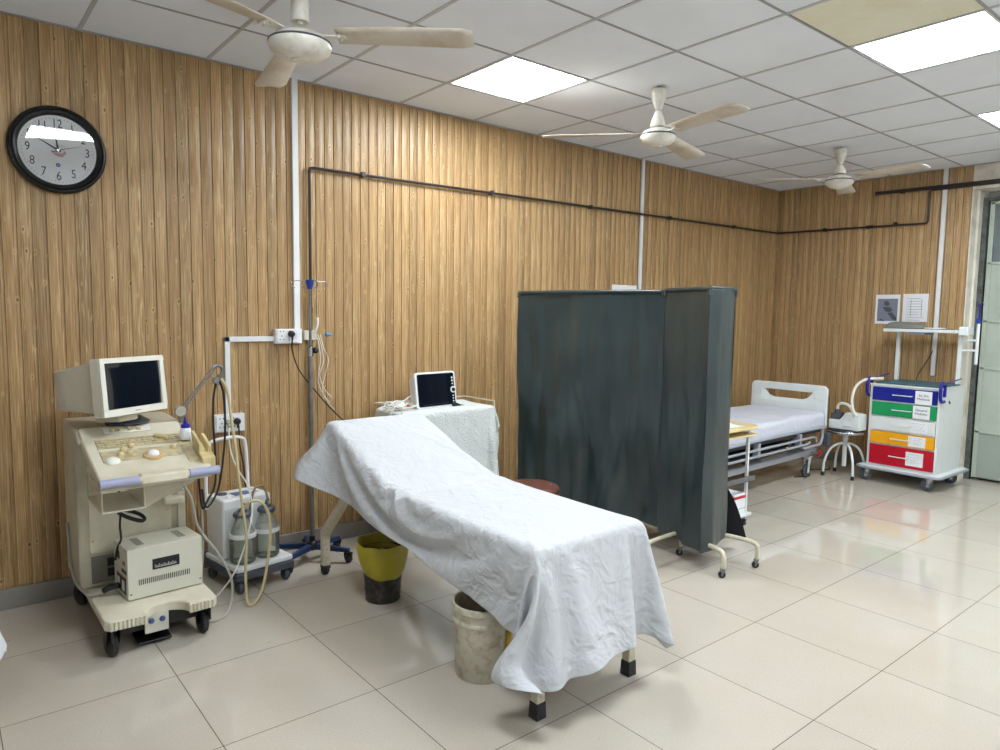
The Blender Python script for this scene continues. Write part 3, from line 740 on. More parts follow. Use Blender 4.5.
def W(mb, root, name, m, parent=None, **k):        # shape given in room coordinates, kept local to its thing
    bmesh.ops.translate(mb.bm, vec=-Vector(root.location), verts=mb.bm.verts)
    return mb.build(name, m, parent or root, **k)
def caster(root, p, r=.03, h=.09, wm='rubber', fm='steel_dull', yawc=0.0, wd=.022, parent=None):
    """swivel caster in the thing's own coordinates, wheel touching z=0 below p"""
    x, y = p; c, s_ = math.cos(yawc), math.sin(yawc); ax = Vector((c, s_, 0)); bx = Vector((-s_, c, 0)); P = Vector((x, y, 0))+bx*r*.45
    g = MB(); g.cyl(P-ax*wd*.75+Vector((0, 0, h-.012)), P+ax*wd*.75+Vector((0, 0, h-.012)), .010, 8)
    for sg in (-1, 1):
        a = P+ax*sg*wd*.7; g.hexa([a-bx*r*.9+Vector((0, 0, h)), a+bx*r*.25+Vector((0, 0, r*.7)), a+bx*r*.25+ax*sg*.003+Vector((0, 0, r*.7)), a-bx*r*.9+ax*sg*.003+Vector((0, 0, h)),
                 a+bx*r*.1+Vector((0, 0, h)), a-bx*r*.25+Vector((0, 0, r*.7)), a-bx*r*.25+ax*sg*.003+Vector((0, 0, r*.7)), a+bx*r*.1+ax*sg*.003+Vector((0, 0, h))])
    g.box(-r*.55, r*.55, -r*.55, r*.55, h-.006, h, Matrix.Translation((x, y, 0)))
    f = g.build('caster', M[fm], parent or root)
    q = MB(); a = P-ax*wd/2+Vector((0, 0, r)); b = P+ax*wd/2+Vector((0, 0, r)); Mx = Matrix.Rotation(yawc, 4, 'Z') @ Matrix.Rotation(PI/2, 4, 'Y')
    q.lathe([(0, -wd/2), (r*.8, -wd/2), (r, -wd*.3), (r, wd*.3), (r*.8, wd/2), (0, wd/2)], c=P+Vector((0, 0, r)), M=Mx, seg=20); q.build('wheel', M[wm], f, ang=50)
    return f

# buckets
t = thing('waste_bucket', 'black waste bucket lined with a yellow bag under the exam bed', 'bucket', (2.455, -1.03, 0))
MB().lathe([(0, .0), (.088, 0), (.092, .006), (.090, .02), (.094, .03), (.092, .045), (.097, .06), (.095, .075), (.112, .26), (.116, .262), (.116, .27), (.108, .27), (.092, .08), (.088, .012), (0, .012)], seg=36).build('pail', M['bucket_bk'], t, ang=40)
rows = []; rb = random.Random(2)
for i in range(9):
    row = []
    for k in range(49):
        a = 2*PI*(k % 48)/48; wob = noise.noise(Vector((math.cos(a)*2, math.sin(a)*2, i*.3)))
        front = max(0, math.cos(a-math.radians(250)))
        zlow = .185-.055*front+.012*wob
        if i < 6: s_ = i/5; z = zlow+(.325+.014*wob-zlow)*s_; r_ = .113+.024*math.sin(s_*PI*.75)+.008*wob*(1-s_*.3)+(.004 if i == 5 else 0)
        else: s_ = (i-5)/3; z = .325-.085*s_+.006*wob; r_ = .136-.04*s_+.006*wob
        row.append((r_*math.cos(a), r_*math.sin(a), z))
    rows.append(row)
MB().grid(rows).build('bin_bag', M['bag_yellow'], t, ang=80, solid=.0015, sub=1)
tag(MB().cbox((2.435, -1.06, .262), (.09, .06, .012), (.2, .1, .5)).build('crumpled_tissue', M['paper'], bevel=.004), 'pale crumpled waste lying in the yellow-lined bucket', 'waste')
t2 = thing('paint_bucket', 'large dirty white plastic bucket with a yellow label by the foot of the exam bed', 'bucket', (2.41, -1.955, 0))
MB().lathe([(0, 0), (.110, 0), (.114, .005), (.124, .235), (.130, .24), (.130, .25), (.126, .255), (.127, .285), (.133, .29), (.133, .305), (.131, .315), (.122, .315), (.118, .24), (.106, .012), (0, .012)], seg=44).build('pail', M['bucket_wh'], t2, ang=40)
rows = [[((.1255 if z > .1 else .1195)*math.cos(a), (.1255 if z > .1 else .1195)*math.sin(a), z) for z in (.045, .235)] for a in [math.radians(-78+k*7) for k in range(11)]]
lb = MB().grid(rows).build('label', M['label_y'], t2, solid=.001)
MB().cbox((.0755, -.0965, .075), (.034, .002, .03), (0, 0, math.radians(38))).build('printed_mark', M['black'], t2)

# brown stool
t = thing('padded_stool', 'low round stool with a brown vinyl seat between the exam bed and the green screen', 'stool', (3.315, -1.235, 0))
MB().lathe([(0, .535), (.09, .534), (.15, .528), (.163, .518), (.166, .508), (.163, .500), (.166, .492), (.166, .466), (.160, .458), (0, .458)], seg=44).build('seat', M['leather'], t, ang=50)
MB().lathe([(.1655, .503), (.1672, .500), (.1655, .497)], seg=44).build('piping', M['black'], t)
MB().tube([(.02+.02*k, -.02-.012*k+.004*(k % 2), .5335-.0007*k) for k in range(5)], .0018, 5).build('scratch', M['paper'], t)
for k in range(4):
    a = PI/4+k*PI/2; c_, s_ = math.cos(a), math.sin(a)
    lg = MB().tube([(.10*c_, .10*s_, .458), (.125*c_, .125*s_, .30), (.165*c_, .165*s_, .012)], .011, 10, 4).build('leg', M['steel_dull'], t)
    MB().lathe([(0, 0), (.016, 0), (.014, .03), (0, .03)], c=(.166*c_, .166*s_, 0), seg=12).build('rubber_tip', M['rubber'], lg)
MB().tube([(.15*math.cos(k*PI/12), .15*math.sin(k*PI/12), .16) for k in range(24)], .006, 8, close=True).build('foot_ring', M['steel_dull'], t)

# ------------------------------------------------------------------ drip stand
t = thing('drip_stand', 'steel drip stand with a blue hook hub and blue star base behind the exam bed', 'drip stand', (2.39, -.29, 0))
MB().cyl((0, 0, .10), (0, 0, 1.30), .0125, 16).build('lower_pole', M['steel_dull'], t)
MB().cyl((0, 0, 1.28), (0, 0, 1.66), .0085, 14).build('upper_pole', M['steel_dull'], t)
g = MB(); g.lathe([(0, 1.25), (.018, 1.25), (.018, 1.30), (.0135, 1.305), (0, 1.305)], seg=16); g.build('pole_collar', M['steel'], t)
g = MB(); g.lathe([(0, .0), (.016, .004), (.020, .016), (.018, .026), (0, .03)], c=(.012, -.010, 1.285), M=Matrix.Rotation(PI/2, 4, 'Y'), seg=14); g.build('clamp_knob', M['black'], t)
MB().lathe([(0, 1.645), (.014, 1.645), (.018, 1.66), (.024, 1.69), (.024, 1.70), (0, 1.70)], seg=18).build('hook_hub', M['blue'], t, ang=50)
for k, a in enumerate((178, 2, 92, 268)):
    a = math.radians(a); c_, s_ = math.cos(a), math.sin(a)
    MB().tube([(.01*c_, .01*s_, 1.69), (.06*c_, .06*s_, 1.692), (.098*c_, .098*s_, 1.688), (.112*c_, .112*s_, 1.672), (.104*c_, .104*s_, 1.655), (.088*c_, .088*s_, 1.655), (.082*c_, .082*s_, 1.668)], .0026, 8, 5).build('hook', M['steel'], t)
MB().lathe([(0, .075), (.034, .078), (.038, .095), (.034, .118), (.018, .128), (.016, .16), (0, .16)], seg=22).build('base_hub', M['black'], t, ang=50)
for k, a in enumerate((-46, 22, 76, 134, 206)):
    a = math.radians(a); Mz = Matrix.Rotation(a, 4, 'Z'); Lr_ = .235
    g = MB(); g.hexa([Mz @ Vector(p) for p in ((.02, -.020, .078), (Lr_, -.013, .068), (Lr_, .013, .068), (.02, .020, .078), (.02, -.018, .116), (Lr_, -.012, .092), (Lr_, .012, .092), (.02, .018, .116))])
    ar = g.build('base_arm', M['basepaint'], t, bevel=.006)
    e = Mz @ Vector((Lr_-.012, 0, 0)); caster(t, (e.x, e.y), .026, .068, 'rubber', 'black', a, .03)
# thin tubes hanging on the junction box
mb = MB()
for k, (dx_, L_) in enumerate(((0, .0), (.012, .03), (.03, -.05))):
    mb.tube([(2.535+dx_, -.045, 1.37), (2.55+dx_, -.06, 1.30+L_*.3), (2.56+dx_*1.8, -.055, 1.20), (2.545+dx_, -.05, 1.08+L_), (2.58+dx_, -.045, .99+L_), (2.63+dx_, -.045, .93+L_)], .0025, 6, 6)
mb.tube([(2.53, -.045, 1.385), (2.545, -.05, 1.43), (2.55, -.04, 1.475)], .008, 8, 3)
tag(mb.build('loose_tubing', M['white_cable']), 'thin white tubes hanging on the wall beside the drip stand pole', 'tubing')
g = MB().lathe([(0, 0), (.012, .004), (.014, .02), (.006, .045), (0, .05)], c=(2.595, -.05, 1.368), M=Matrix.Rotation(PI/2, 4, 'Y'), seg=14)
tag(g.build('pipe_valve', mat('valve_blue', (70, 140, 190), .35)), 'small blue valve knob beside the cream switch box', 'valve')

# ------------------------------------------------------------------ ultrasound machine
US = thing('ultrasound_machine', 'old cream ultrasound machine on wheels with a control desk and tilted monitor', 'medical machine', (1.38, -.5, 0))
def UW(mb, name, m, parent=None, **k): return W(mb, US, name, m, parent, **k)
# base platform with a semicircular cut-out at the front
out = [(1.165, -.12), (1.165, -.93), (1.185, -.955), (1.325, -.955)]
for k in range(13):
    a = PI-k*PI/12; out.append((1.415+.09*math.cos(a), -.955+.085*math.sin(a)))
out += [(1.505, -.955), (1.61, -.955), (1.63, -.93), (1.63, -.12)]
UW(MB().prism(out, .145, .19), 'base_platform', M['cream'], bevel=.008)
for x0, x1 in ((1.18, 1.33), (1.50, 1.615)):
    g = MB(); n_ = int((x1-x0)/.0155)
    for k in range(n_): g.tube([(x0+.008+k*(x1-x0)/n_, -.957, .15), (x0+.008+k*(x1-x0)/n_, -.957, .186)], .0065, 8)
    o = UW(g, 'bumper', M['cream'])
g = MB().box(1.20, 1.60, -.80, -.15, .055, .145); g.box(1.195, 1.20, -.93, -.15, .08, .145); g.box(1.60, 1.605, -.93, -.15, .08, .145)
UW(g, 'undercarriage', M['under'], bevel=.003)
g = MB().box(1.335, 1.435, -.872, -.862, .062, .155); pl_ = UW(g, 'bolt_plate', M['stab'], bevel=.002)
for x in (1.362, 1.408):
    g = MB().lathe([(0, 0), (.014, 0), (.014, .003), (.009, .005), (.008, .012), (0, .013)], c=(x, -.872, .118), M=RX, seg=6); UW(g, 'bolt', mat('bolt_blue', (90, 110, 160), .3, metal=.8), pl_)
UW(MB().box(1.31, 1.45, -.86, -.72, .012, .022).box(1.36, 1.40, -.74, -.70, .02, .06), 'brake_pedal', M['black'], bevel=.004)
for x, y, a in ((1.205, -.885, .15), (1.585, -.885, .05), (1.195, -.19, .3), (1.585, -.19, 0)):
    caster(US, (x-1.38, y+.5), .056, .145, 'rubber', 'black', a, .034)
# tower
sec = [(-.13, .19), (-.505, .19), (-.505, .80), (-.60, .905), (-.50, .955), (-.13, .965)]
def side_prism(mb, sec, x0, x1):
    return mb.prism(sec, x0, x1, Matrix(((0, 0, 1, 0), (1, 0, 0, 0), (0, 1, 0, 0), (0, 0, 0, 1))))
UW(side_prism(MB(), sec, 1.14, 1.615), 'tower_body', M['cream_dk'], bevel=.014)
g = MB().box(1.185, 1.545, -.511, -.504, .36, .78); UW(g, 'front_panel', M['cream'], bevel=.003)
g = MB().box(1.19, 1.30, -.512, -.504, .215, .345); sk = UW(g, 'socket_recess', M['stab_dk'], bevel=.002)
for z in (.24, .29): UW(MB().box(1.255, 1.29, -.518, -.512, z, z+.04), 'power_inlet', M['black'], sk, bevel=.002)
g = MB().box(1.50, 1.60, -.56, -.50, .55, .59); UW(g, 'side_ledge', M['cream'], bevel=.015)
g = MB().box(1.575, 1.612, -.515, -.50, .20, .60); UW(g, 'corner_trim', M['cream'], bevel=.004)
for p in ((1.20, .42), (1.205, .74), (1.53, .42), (1.53, .52)): UW(MB().lathe([(0, 0), (.006, 0), (.005, .003), (0, .004)], c=(p[0], -.511, p[1]), M=RX, seg=10), 'screw', M['yellowed'])
# upper control strip
g = MB().hexa([(1.15, -.615, .895), (1.59, -.615, .895), (1.59, -.50, .925), (1.15, -.50, .925), (1.155, -.60, .926), (1.585, -.60, .926), (1.585, -.515, .966), (1.155, -.515, .966)])
st = UW(g, 'control_strip', M['cream'], bevel=.008)
M_ = Matrix.Rotation(math.radians(25), 4, 'X')
UW(MB().cbox((1.35, -.561, .949), (.20, .05, .004), (math.radians(25), 0, 0)), 'knob_panel', M['crt_face'], st, bevel=.001)
for x in (1.285, 1.322, 1.36, 1.397):
    k_ = UW(MB().lathe([(0, .0), (.011, 0), (.010, .012), (0, .013)], c=(x, -.568, .948), M=M_, seg=16), 'knob', M['keys'], st, ang=50)
# control desk slab
sl = .30; 
def deskz(y): return .93+(y+.6)*sl
g = MB().hexa([(1.150, -.60, deskz(-.6)-.05), (1.158, -1.0, deskz(-1.0)-.055), (1.61, -.985, deskz(-.985)-.05), (1.615, -.60, deskz(-.6)-.05),
               (1.150, -.60, deskz(-.6)), (1.158, -1.0, deskz(-1.0)), (1.61, -.985, deskz(-.985)), (1.615, -.60, deskz(-.6))])
desk = UW(g, 'control_desk', M['cream'], bevel=.010)
TD = math.atan(sl)
def on_desk(x, y, h=0): return Vector((x, y, deskz(y)+h))
MD = Matrix.Rotation(TD, 4, 'X')
for (cx, cy, w_, h_, mm) in ((1.38, -.68, .36, .09, 'keys'), (1.37, -.80, .34, .10, 'crt'), (1.56, -.80, .06, .26, 'cream')):
    UW(MB().cbox(on_desk(cx, cy, .001), (w_, h_, .004), (TD, 0, 0)), 'keypad_overlay', mat('overlay', (196, 184, 150), .45, dirt=(140, 122, 84), dirt_scale=26, dirt_amt=.9), desk, bevel=.001)
rk = random.Random(4)
g = MB()
for i in range(15):
    for j in range(4):
        if rk.random() < .1: continue
        g.cbox(on_desk(1.215+i*.023, -.650-j*.020, .0045), (.017, .013, .004), (TD, 0, 0))
UW(g, 'keyboard', mat('worn_keys', (198, 186, 152), .5, dirt=(140, 124, 90), dirt_scale=30, dirt_amt=.9), desk)
for (x, y) in ((1.276, -.801), (1.314, -.791), (1.293, -.757), (1.331, -.727), (1.496, -.777)):
    UW(MB().lathe([(0, 0), (.014, 0), (.013, .012), (.009, .016), (0, .017)], c=on_desk(x, y, .002), M=MD, seg=18), 'dial_knob', M['keys'], desk, ang=50)
rg = UW(MB().lathe([(.024, 0), (.043, 0), (.040, .008), (.028, .010), (.024, .004)], c=on_desk(1.40, -.83, .002), M=MD, seg=30), 'trackball_ring', mat('orange_stain', (204, 170, 122), .45), desk, ang=50)
UW(MB().lathe([(0, 0), (.027, 0), (.024, .013), (.014, .021), (0, .024)], c=on_desk(1.40, -.83, .004), M=MD, seg=26), 'trackball', M['white_pl'], rg, ang=70)
UW(MB().lathe([(0, 0), (.032, 0), (.026, .010), (.012, .017), (0, .018)], c=on_desk(1.235, -.845, .002), M=MD, seg=26), 'palm_button', M['crt_face'], desk, ang=70)
pb = UW(MB().tube([on_desk(1.445, -.655, .012), on_desk(1.475, -.68, .012), on_desk(1.492, -.70, .010)], .009, 10, 3, rs=[.007, .011, .011, .010, .010, .009, .006]), 'paddle_switch', M['yellowed'], desk)
# front bar with two lilac grips
yb = -1.02; zb = .800
UW(MB().tube([(1.165, yb, zb), (1.62, yb+.02, zb)], .016, 14), 'grip_core', M['cream'])
g = MB().hexa([(1.305, -1.035, zb-.022), (1.50, -1.03, zb-.022), (1.50, -.97, zb-.02), (1.305, -.97, zb-.02), (1.305, -1.025, zb+.020), (1.50, -1.02, zb+.020), (1.50, -.97, zb+.024), (1.305, -.97, zb+.024)])
UW(g, 'front_bar', M['cream'], bevel=.012)
UW(MB().tube([(1.155, yb, zb), (1.302, yb+.002, zb)], .0195, 16), 'left_grip', M['lilac'])
UW(MB().tube([(1.503, yb+.012, zb), (1.632, yb+.02, zb)], .0195, 16), 'right_grip', M['lilac'])
# tray and clear bracket below the desk
g = MB(); g.box(1.168, 1.174, -.96, -.62, .665, .775); g.box(1.168, 1.335, -.96, -.62, .660, .667); g.box(1.330, 1.336, -.96, -.62, .665, .76)
UW(g, 'hanging_tray', M['tray'], bevel=.001)
g = MB().hexa([(1.336, -.955, .665), (1.60, -.955, .775), (1.60, -.95, .775), (1.336, -.95, .665), (1.336, -.955, .775), (1.60, -.955, .782), (1.60, -.95, .782), (1.336, -.95, .775)])
UW(g, 'clear_guard', M['acrylic'])
UW(MB().hexa([(1.336, -.95, .662), (1.60, -.95, .775), (1.60, -.56, .72), (1.336, -.56, .64), (1.336, -.95, .666), (1.60, -.95, .779), (1.60, -.56, .724), (1.336, -.56, .644)]), 'clear_guard', M['acrylic'])
# probe holder at the right end
g = MB().hexa([(1.575, -.955, .79), (1.635, -.95, .79), (1.635, -.80, .84), (1.575, -.80, .84), (1.575, -.955, .85), (1.635, -.95, .85), (1.635, -.80, .90), (1.575, -.80, .90)])
hd = UW(g, 'probe_holder', M['yellowed'], bevel=.006)
g = MB().hexa([(1.578, -.90, .86), (1.603, -.90, .86), (1.603, -.78, .90), (1.578, -.78, .90), (1.576, -.905, .905), (1.590, -.90, .905), (1.588, -.78, .955), (1.575, -.78, .950)])
UW(g, 'holder_clip', M['yellowed'], hd, bevel=.004)
g = MB().hexa([(1.612, -.90, .86), (1.632, -.90, .86), (1.632, -.79, .90), (1.612, -.79, .90), (1.618, -.905, .895), (1.632, -.90, .893), (1.634, -.79, .935), (1.616, -.79, .940)])
UW(g, 'holder_clip', M['yellowed'], hd, bevel=.004)
# cathode-ray monitor
mon = bpy.data.objects.new('monitor', None); C.objects.link(mon); mon.parent = US; mon.location = (1.374-1.38, -.622+.5, 1.163); mon.rotation_euler = (-.08, 0, .552)
w2, h2 = .178, .132
g = MB()
rows = []
for (y, a, b, cz) in ((.0, w2-.004, h2-.004, 0), (.006, w2, h2, 0), (.055, w2, h2, 0), (.062, w2-.012, h2-.010, 0), (.10, w2-.018, h2-.018, 0), (.24, w2-.034, h2-.030, -.004), (.335, w2-.045, h2-.038, -.006), (.345, w2-.052, h2-.045, -.006)):
    rows.append([(p[0], y, p[1]+cz) for p in rrect(2*a, 2*b, .014, 3)]+[])
for r_ in rows: r_.append(r_[0])
g.grid(rows); bmesh.ops.remove_doubles(g.bm, verts=g.bm.verts, dist=1e-5)
bk = rows[-1][:-1]; 
ed = [e for e in g.bm.edges if e.is_boundary and abs(e.verts[0].co.y-.345) < 1e-4]; bmesh.ops.contextual_create(g.bm, geom=ed)
sh_ = g.build('shell', M['crt'], mon, ang=30)
g = MB()
for k in range(7): g.box(-w2+.0105-.0, -w2+.0135, .12+.0, .30, .035+k*.0085, .039+k*.0085, Matrix.Translation((.0105+.008, 0, 0)) @ Matrix.Rotation(-.115, 4, 'Z') @ Matrix.Translation((-.0105+.0035, 0, 0)))
g.build('cooling_slots', M['stab_dk'], mon)
g = MB()   # bezel frame
for (x0, x1, z0, z1) in ((-w2, w2, h2-.022, h2), (-w2, w2, -h2, -h2+.032), (-w2, -w2+.024, -h2+.032, h2-.022), (w2-.024, w2, -h2+.032, h2-.022)): g.box(x0, x1, -.007, .008, z0, z1)
bmesh.ops.remove_doubles(g.bm, verts=g.bm.verts, dist=1e-5)
g.build('bezel', M['crt_face'], mon, bevel=.003)
g = MB(); rows = []
for i in range(13):
    row = []
    for j in range(13):
        x = -w2+.0245+(2*w2-.049)*i/12; z = -h2+.0325+(2*h2-.055)*j/12; xx, zz = x/w2, z/h2
        row.append((x, -.003+.006*(xx*xx+zz*zz), z))
    rows.append(row)
g.grid(rows); g.build('screen', M['screen'], mon, ang=80)
g = MB().box(-.012, .02, -.0078, -.007, -h2+.014, -h2+.017); g.build('badge', M['stab_dk'], mon)
g = MB(); g.box(-.055, .055, .05, .20, -h2-.035, -h2+.006); g.build('tilt_neck', M['crt'], mon, bevel=.01)
UW(MB().lathe([(0, .966), (.095, .966), (.10, .974), (.085, .984), (.06, 1.0), (0, 1.002)], c=(1.37, -.47, 0), seg=32), 'monitor_foot', M['darkgrey'], ang=45)
# probe cable arm
AR = UW(MB().tube([(1.602, -.50, .88), (1.602, -.50, .985)], .009, 10), 'cable_arm', M['steel_dull'])
UW(MB().lathe([(0, -.012), (.024, -.012), (.027, -.006), (.027, .006), (.024, .012), (0, .012)], c=(1.603, -.50, 1.008), M=RX, seg=22), 'pivot_disc', M['grey_cable'], AR, ang=45)
g = MB(); g.tube([(1.607, -.50, 1.02), (1.768, -.50, 1.222)], .0048, 8); g.tube([(1.622, -.495, 1.015), (1.780, -.495, 1.212)], .0035, 8); g.tube([(1.765, -.50, 1.22), (1.785, -.50, 1.232), (1.808, -.50, 1.222), (1.812, -.50, 1.195), (1.800, -.50, 1.165)], .0085, 8, 4)
UW(g, 'spring_arm', M['steel_dull'], AR)
g = MB()
for a in (20, 80, 140, 200, 260): g.tube([(1.785, -.50, 1.150), (1.785+.035*math.cos(math.radians(a)), -.505, 1.150+.035*math.sin(math.radians(a)))], .004, 6)
g.lathe([(0, -.012), (.020, -.010), (.022, 0), (.020, .010), (0, .012)], c=(1.785, -.50, 1.15), M=RX, seg=14)
UW(g, 'cable_hook', M['steel_dull'], AR)
UW(MB().tube([(1.775, -.512, 1.140), (1.760, -.515, 1.05), (1.757, -.52, .90), (1.760, -.53, .75), (1.748, -.55, .62), (1.70, -.58, .55), (1.672, -.60, .52), (1.66, -.60, .60), (1.655, -.60, .70)], .0055, 8, 6), 'probe_cable', M['blk_cable'])
UW(MB().tube([(1.795, -.512, 1.150), (1.812, -.515, 1.08), (1.815, -.52, .92), (1.80, -.53, .76), (1.765, -.55, .60), (1.71, -.58, .525), (1.68, -.60, .54), (1.67, -.60, .62)], .0055, 8, 6), 'probe_cable', M['blk_cable'])
# gel bottle
gb = thing('gel_bottle', 'white gel bottle with a blue nozzle standing on the ultrasound desk', 'bottle', (1.568, -.72, deskz(-.72)+.008)); gb.scale = (1.12, 1.12, 1.12)
MB().lathe([(0, 0), (.021, 0), (.022, .003), (.022, .042), (.018, .050), (0, .050)], seg=20).build('bottle_body', M['white_pl'], gb, ang=50)
MB().lathe([(0, .050), (.019, .050), (.018, .064), (.008, .070), (.005, .086), (.002, .098), (0, .099)], seg=18).build('nozzle_cap', M['nozzleblue'], gb, ang=40)
MB().box(-.012, .012, -.0228, -.0215, .012, .034).build('bottle_label', M['hospblue'], gb)
# voltage stabiliser
sb = thing('voltage_stabiliser', 'beige metal voltage stabiliser box with a dark meter window on the ultrasound base', 'stabiliser', (1.291, -.775, .191), .071)
bw, bd, bh = .330, .215, .238
MB().box(0, bw, 0, bd, .004, bh).build('case', M['stab'], sb, bevel=.003)
w_ = MB().box(.105, .225, -.004, .0, .125, .175).build('meter_window', M['black'], sb, bevel=.002)
g = MB()
for k in range(15): g.box(.115+k*.0065, .1165+k*.0065, -.0052, -.004, .138, .138+(.012 if k % 3 == 0 else .007))
g.box(.115, .21, -.0052, -.004, .1345, .136); g.build('meter_scale', M['paper'], w_)
g = MB()
for k in range(27): g.box(.045+k*.0085, .049+k*.0085, -.0008, .0004, .066, .092)
g.build('vent_slots', M['black'], sb)
for x in (.018, bw-.018):
    for y in (.04, .16): pass
for x in (.055, bw-.09):
    g = MB()
    for k in range(5): g.box(x+k*.007, x+.004+k*.007, .05, .17, bh-.0002, bh+.0006)
    g.build('top_vent', M['stab_dk'], sb)
for x, z in ((.012, .03), (bw-.012, .03)): MB().lathe([(0, 0), (.004, 0), (.003, .002), (0, .003)], c=(x, -.001, z), M=RX, seg=8).build('screw', M['black'], sb)
g = MB().box(-.0012, .0, .03, .17, .02, .10); bp = g.build('socket_plate', M['black'], sb)
g = MB().box(-.0022, -.0012, .035, .165, .096, .100); g.build('red_line', M['red'], bp)
for y in (.05, .12): MB().box(-.004, -.0012, y, y+.034, .035, .082).build('outlet', M['white_pl'], bp, bevel=.001)
MB().box(-.003, 0, .12, .16, .17, .205).build('switch', M['black'], sb, bevel=.001)
t_ = text('AR', .030, M['red'], sb, (-.0010, .055, .165), (PI/2, 0, -PI/2)); MB().box(-.0012, .0002, .02, .09, .118, .136).build('logo_bar', mat('teal_print', (40, 70, 90), .5), sb)
# power cord into the stabiliser, coil
g = MB().tube([(1.15, -.60, .215), (1.19, -.62, .205), (1.235, -.655, .225), (1.262, -.67, .232)], .008, 8, 5); 
pc = thing('power_lead', 'grey mains lead with a black plug running into the stabiliser box', 'cable', (1.2, -.62, .2))
W(MB().tube([(1.133, -.22, .45), (1.128, -.32, .30), (1.127, -.45, .23), (1.145, -.585, .212), (1.17, -.62, .204), (1.215, -.645, .222)], .007, 8, 6), pc, 'cord', M['grey_cable'])
W(MB().tube([(1.212, -.644, .220), (1.235, -.655, .232), (1.275, -.672, .242)], .014, 10, 3), pc, 'plug', M['black'], bevel=.002)
g = MB(); rc = random.Random(9)
for k in range(5):
    pts_ = []
    for i in range(14):
        a = i*2*PI/14; u_ = .068*math.cos(a)+rc.uniform(-.003, .003); v_ = .018*math.sin(a)+.004*(k-2)
        pts_.append((1.355+u_*.85, -.56-.012*k*.4+.008*math.sin(a*2), .535-u_*.42+v_))
    g.tube(pts_, .0038, 6, 3, close=True)
g.tube([(1.31, -.565, .552), (1.298, -.60, .50), (1.290, -.66, .455), (1.278, -.64, .41), (1.268, -.63, .35)], .005, 6, 5)
g.tube([(1.305, -.565, .66), (1.308, -.565, .60), (1.318, -.562, .556)], .006, 6, 4)
tag(g.build('coiled_cable', M['blk_cable']), 'black cable tied in a coil hanging under the ultrasound desk', 'cable')

# ------------------------------------------------------------------ suction machine
SM = thing('suction_machine', 'white suction machine on a dark grey wheeled base with two glass jars', 'suction machine', (1.835, -.385, 0), .144)
w_, d_, h_ = .284, .215, .484
MB().box(-.012, w_+.045, -.175, d_, .075, .118).build('base', M['darkgrey'], SM, bevel=.01)
MB().box(-.008, w_+.04, -.168, d_-.004, .1185, .150).build('base_deck', M['white_pl'], SM, bevel=.01)
MB().prism([(0, 0), (w_, 0), (w_, d_-.01), (0, d_-.01)], .15, h_).build('housing', M['white_pl'], SM, bevel=.014)
MB().box(.012, w_-.012, -.004, .0, .165, h_-.05).build('recess_panel', mat('recess_grey', (208, 214, 212), .4), SM, bevel=.006)
MB().box(.10, .20, .05, .12, h_, h_+.003).build('name_plate', mat('plate_blue', (90, 110, 160), .4), SM)
for x, y in ((.05, .04), (.23, .05), (.24, .12)): MB().lathe([(0, 0), (.013, 0), (.011, .012), (0, .013)], c=(x, y, h_), seg=14).build('control_knob', M['white_pl'], SM)
MB().lathe([(0, 0), (.028, 0), (.026, .008), (0, .009)], c=(.06, .13, h_), seg=22).build('gauge', M['darkgrey'], SM)
MB().tube([(.0, .19, .40), (-.004, .185, .60), (.0, .18, .74), (.022, .175, .778), (.06, .17, .79), (.15, .17, .795), (.20, .17, .785), (.225, .175, .755), (.24, .185, .62), (.25, .19, .40)], .0095, 10, 5).build('push_handle', M['white_pl'], SM)
for (x, y) in ((.070, -.082), (.213, -.078)):
    jr = bpy.data.objects.new('collection_jar', None); C.objects.link(jr); jr.parent = SM; jr.location = (x, y, .151); jr.scale = (1.09, 1.09, 1.19)
    MB().lathe([(0, .001), (.056, .001), (.062, .010), (.063, .10), (.058, .14), (.042, .175), (.034, .19), (.034, .215)], seg=32).build('glass_body', M['jar'], jr, ang=60)
    MB().lathe([(0, .213), (.044, .213), (.046, .222), (.040, .232), (.022, .235), (.020, .246), (0, .246)], seg=24).build('stopper', M['darkgrey'], jr, ang=50)
    MB().tube([(0, 0, .235), (0, 0, .262), (.014, 0, .268)], .005, 8).build('spout', M['darkgrey'], jr)
    MB().lathe([(.0635, .118), (.066, .12), (.066, .136), (.0635, .138)], seg=30).build('retaining_band', M['white_pl'], jr)
for (x, y) in ((.02, -.14), (w_+.01, -.13), (.02, .18), (w_+.01, .18)):
    g = MB(); g.lathe([(0, -.012), (.028, -.014), (.034, -.005), (.034, .005), (.028, .014), (0, .014)], c=(x, y, .034), M=Matrix.Rotation(PI/2, 4, 'Y') , seg=22); g.box(x-.008, x+.008, y-.008, y+.008, .031, .08); g.build('caster', M['rub_grey'], SM, ang=50)
# hoses
tag(MB().tube([(1.80, -.515, 1.165), (1.825, -.535, 1.10), (1.838, -.56, .92), (1.842, -.60, .80), (1.838, -.64, .68), (1.848, -.66, .52), (1.862, -.67, .36), (1.852, -.68, .18), (1.848, -.70, .05), (1.855, -.715, .012), (1.88, -.715, .012), (1.925, -.70, .06), (1.972, -.66, .18), (2.0, -.635, .32), (1.995, -.63, .44), (1.955, -.63, .515), (1.90, -.62, .52), (1.872, -.60, .48), (1.865, -.57, .445)], .0075, 8, 6).build('suction_hose', M['tan_hose']),
    'tan rubber hose looping from the cable arm past the two glass jars', 'hose')
tag(MB().tube([(1.975, -.40, .405), (1.985, -.42, .50), (2.01, -.41, .54), (2.055, -.40, .535), (2.07, -.42, .47), (2.065, -.44, .425)], .007, 8, 6).build('jar_tube', mat('brown_tube', (128, 112, 78), .4)), 'short brown tube arching between the jar stoppers', 'tube')
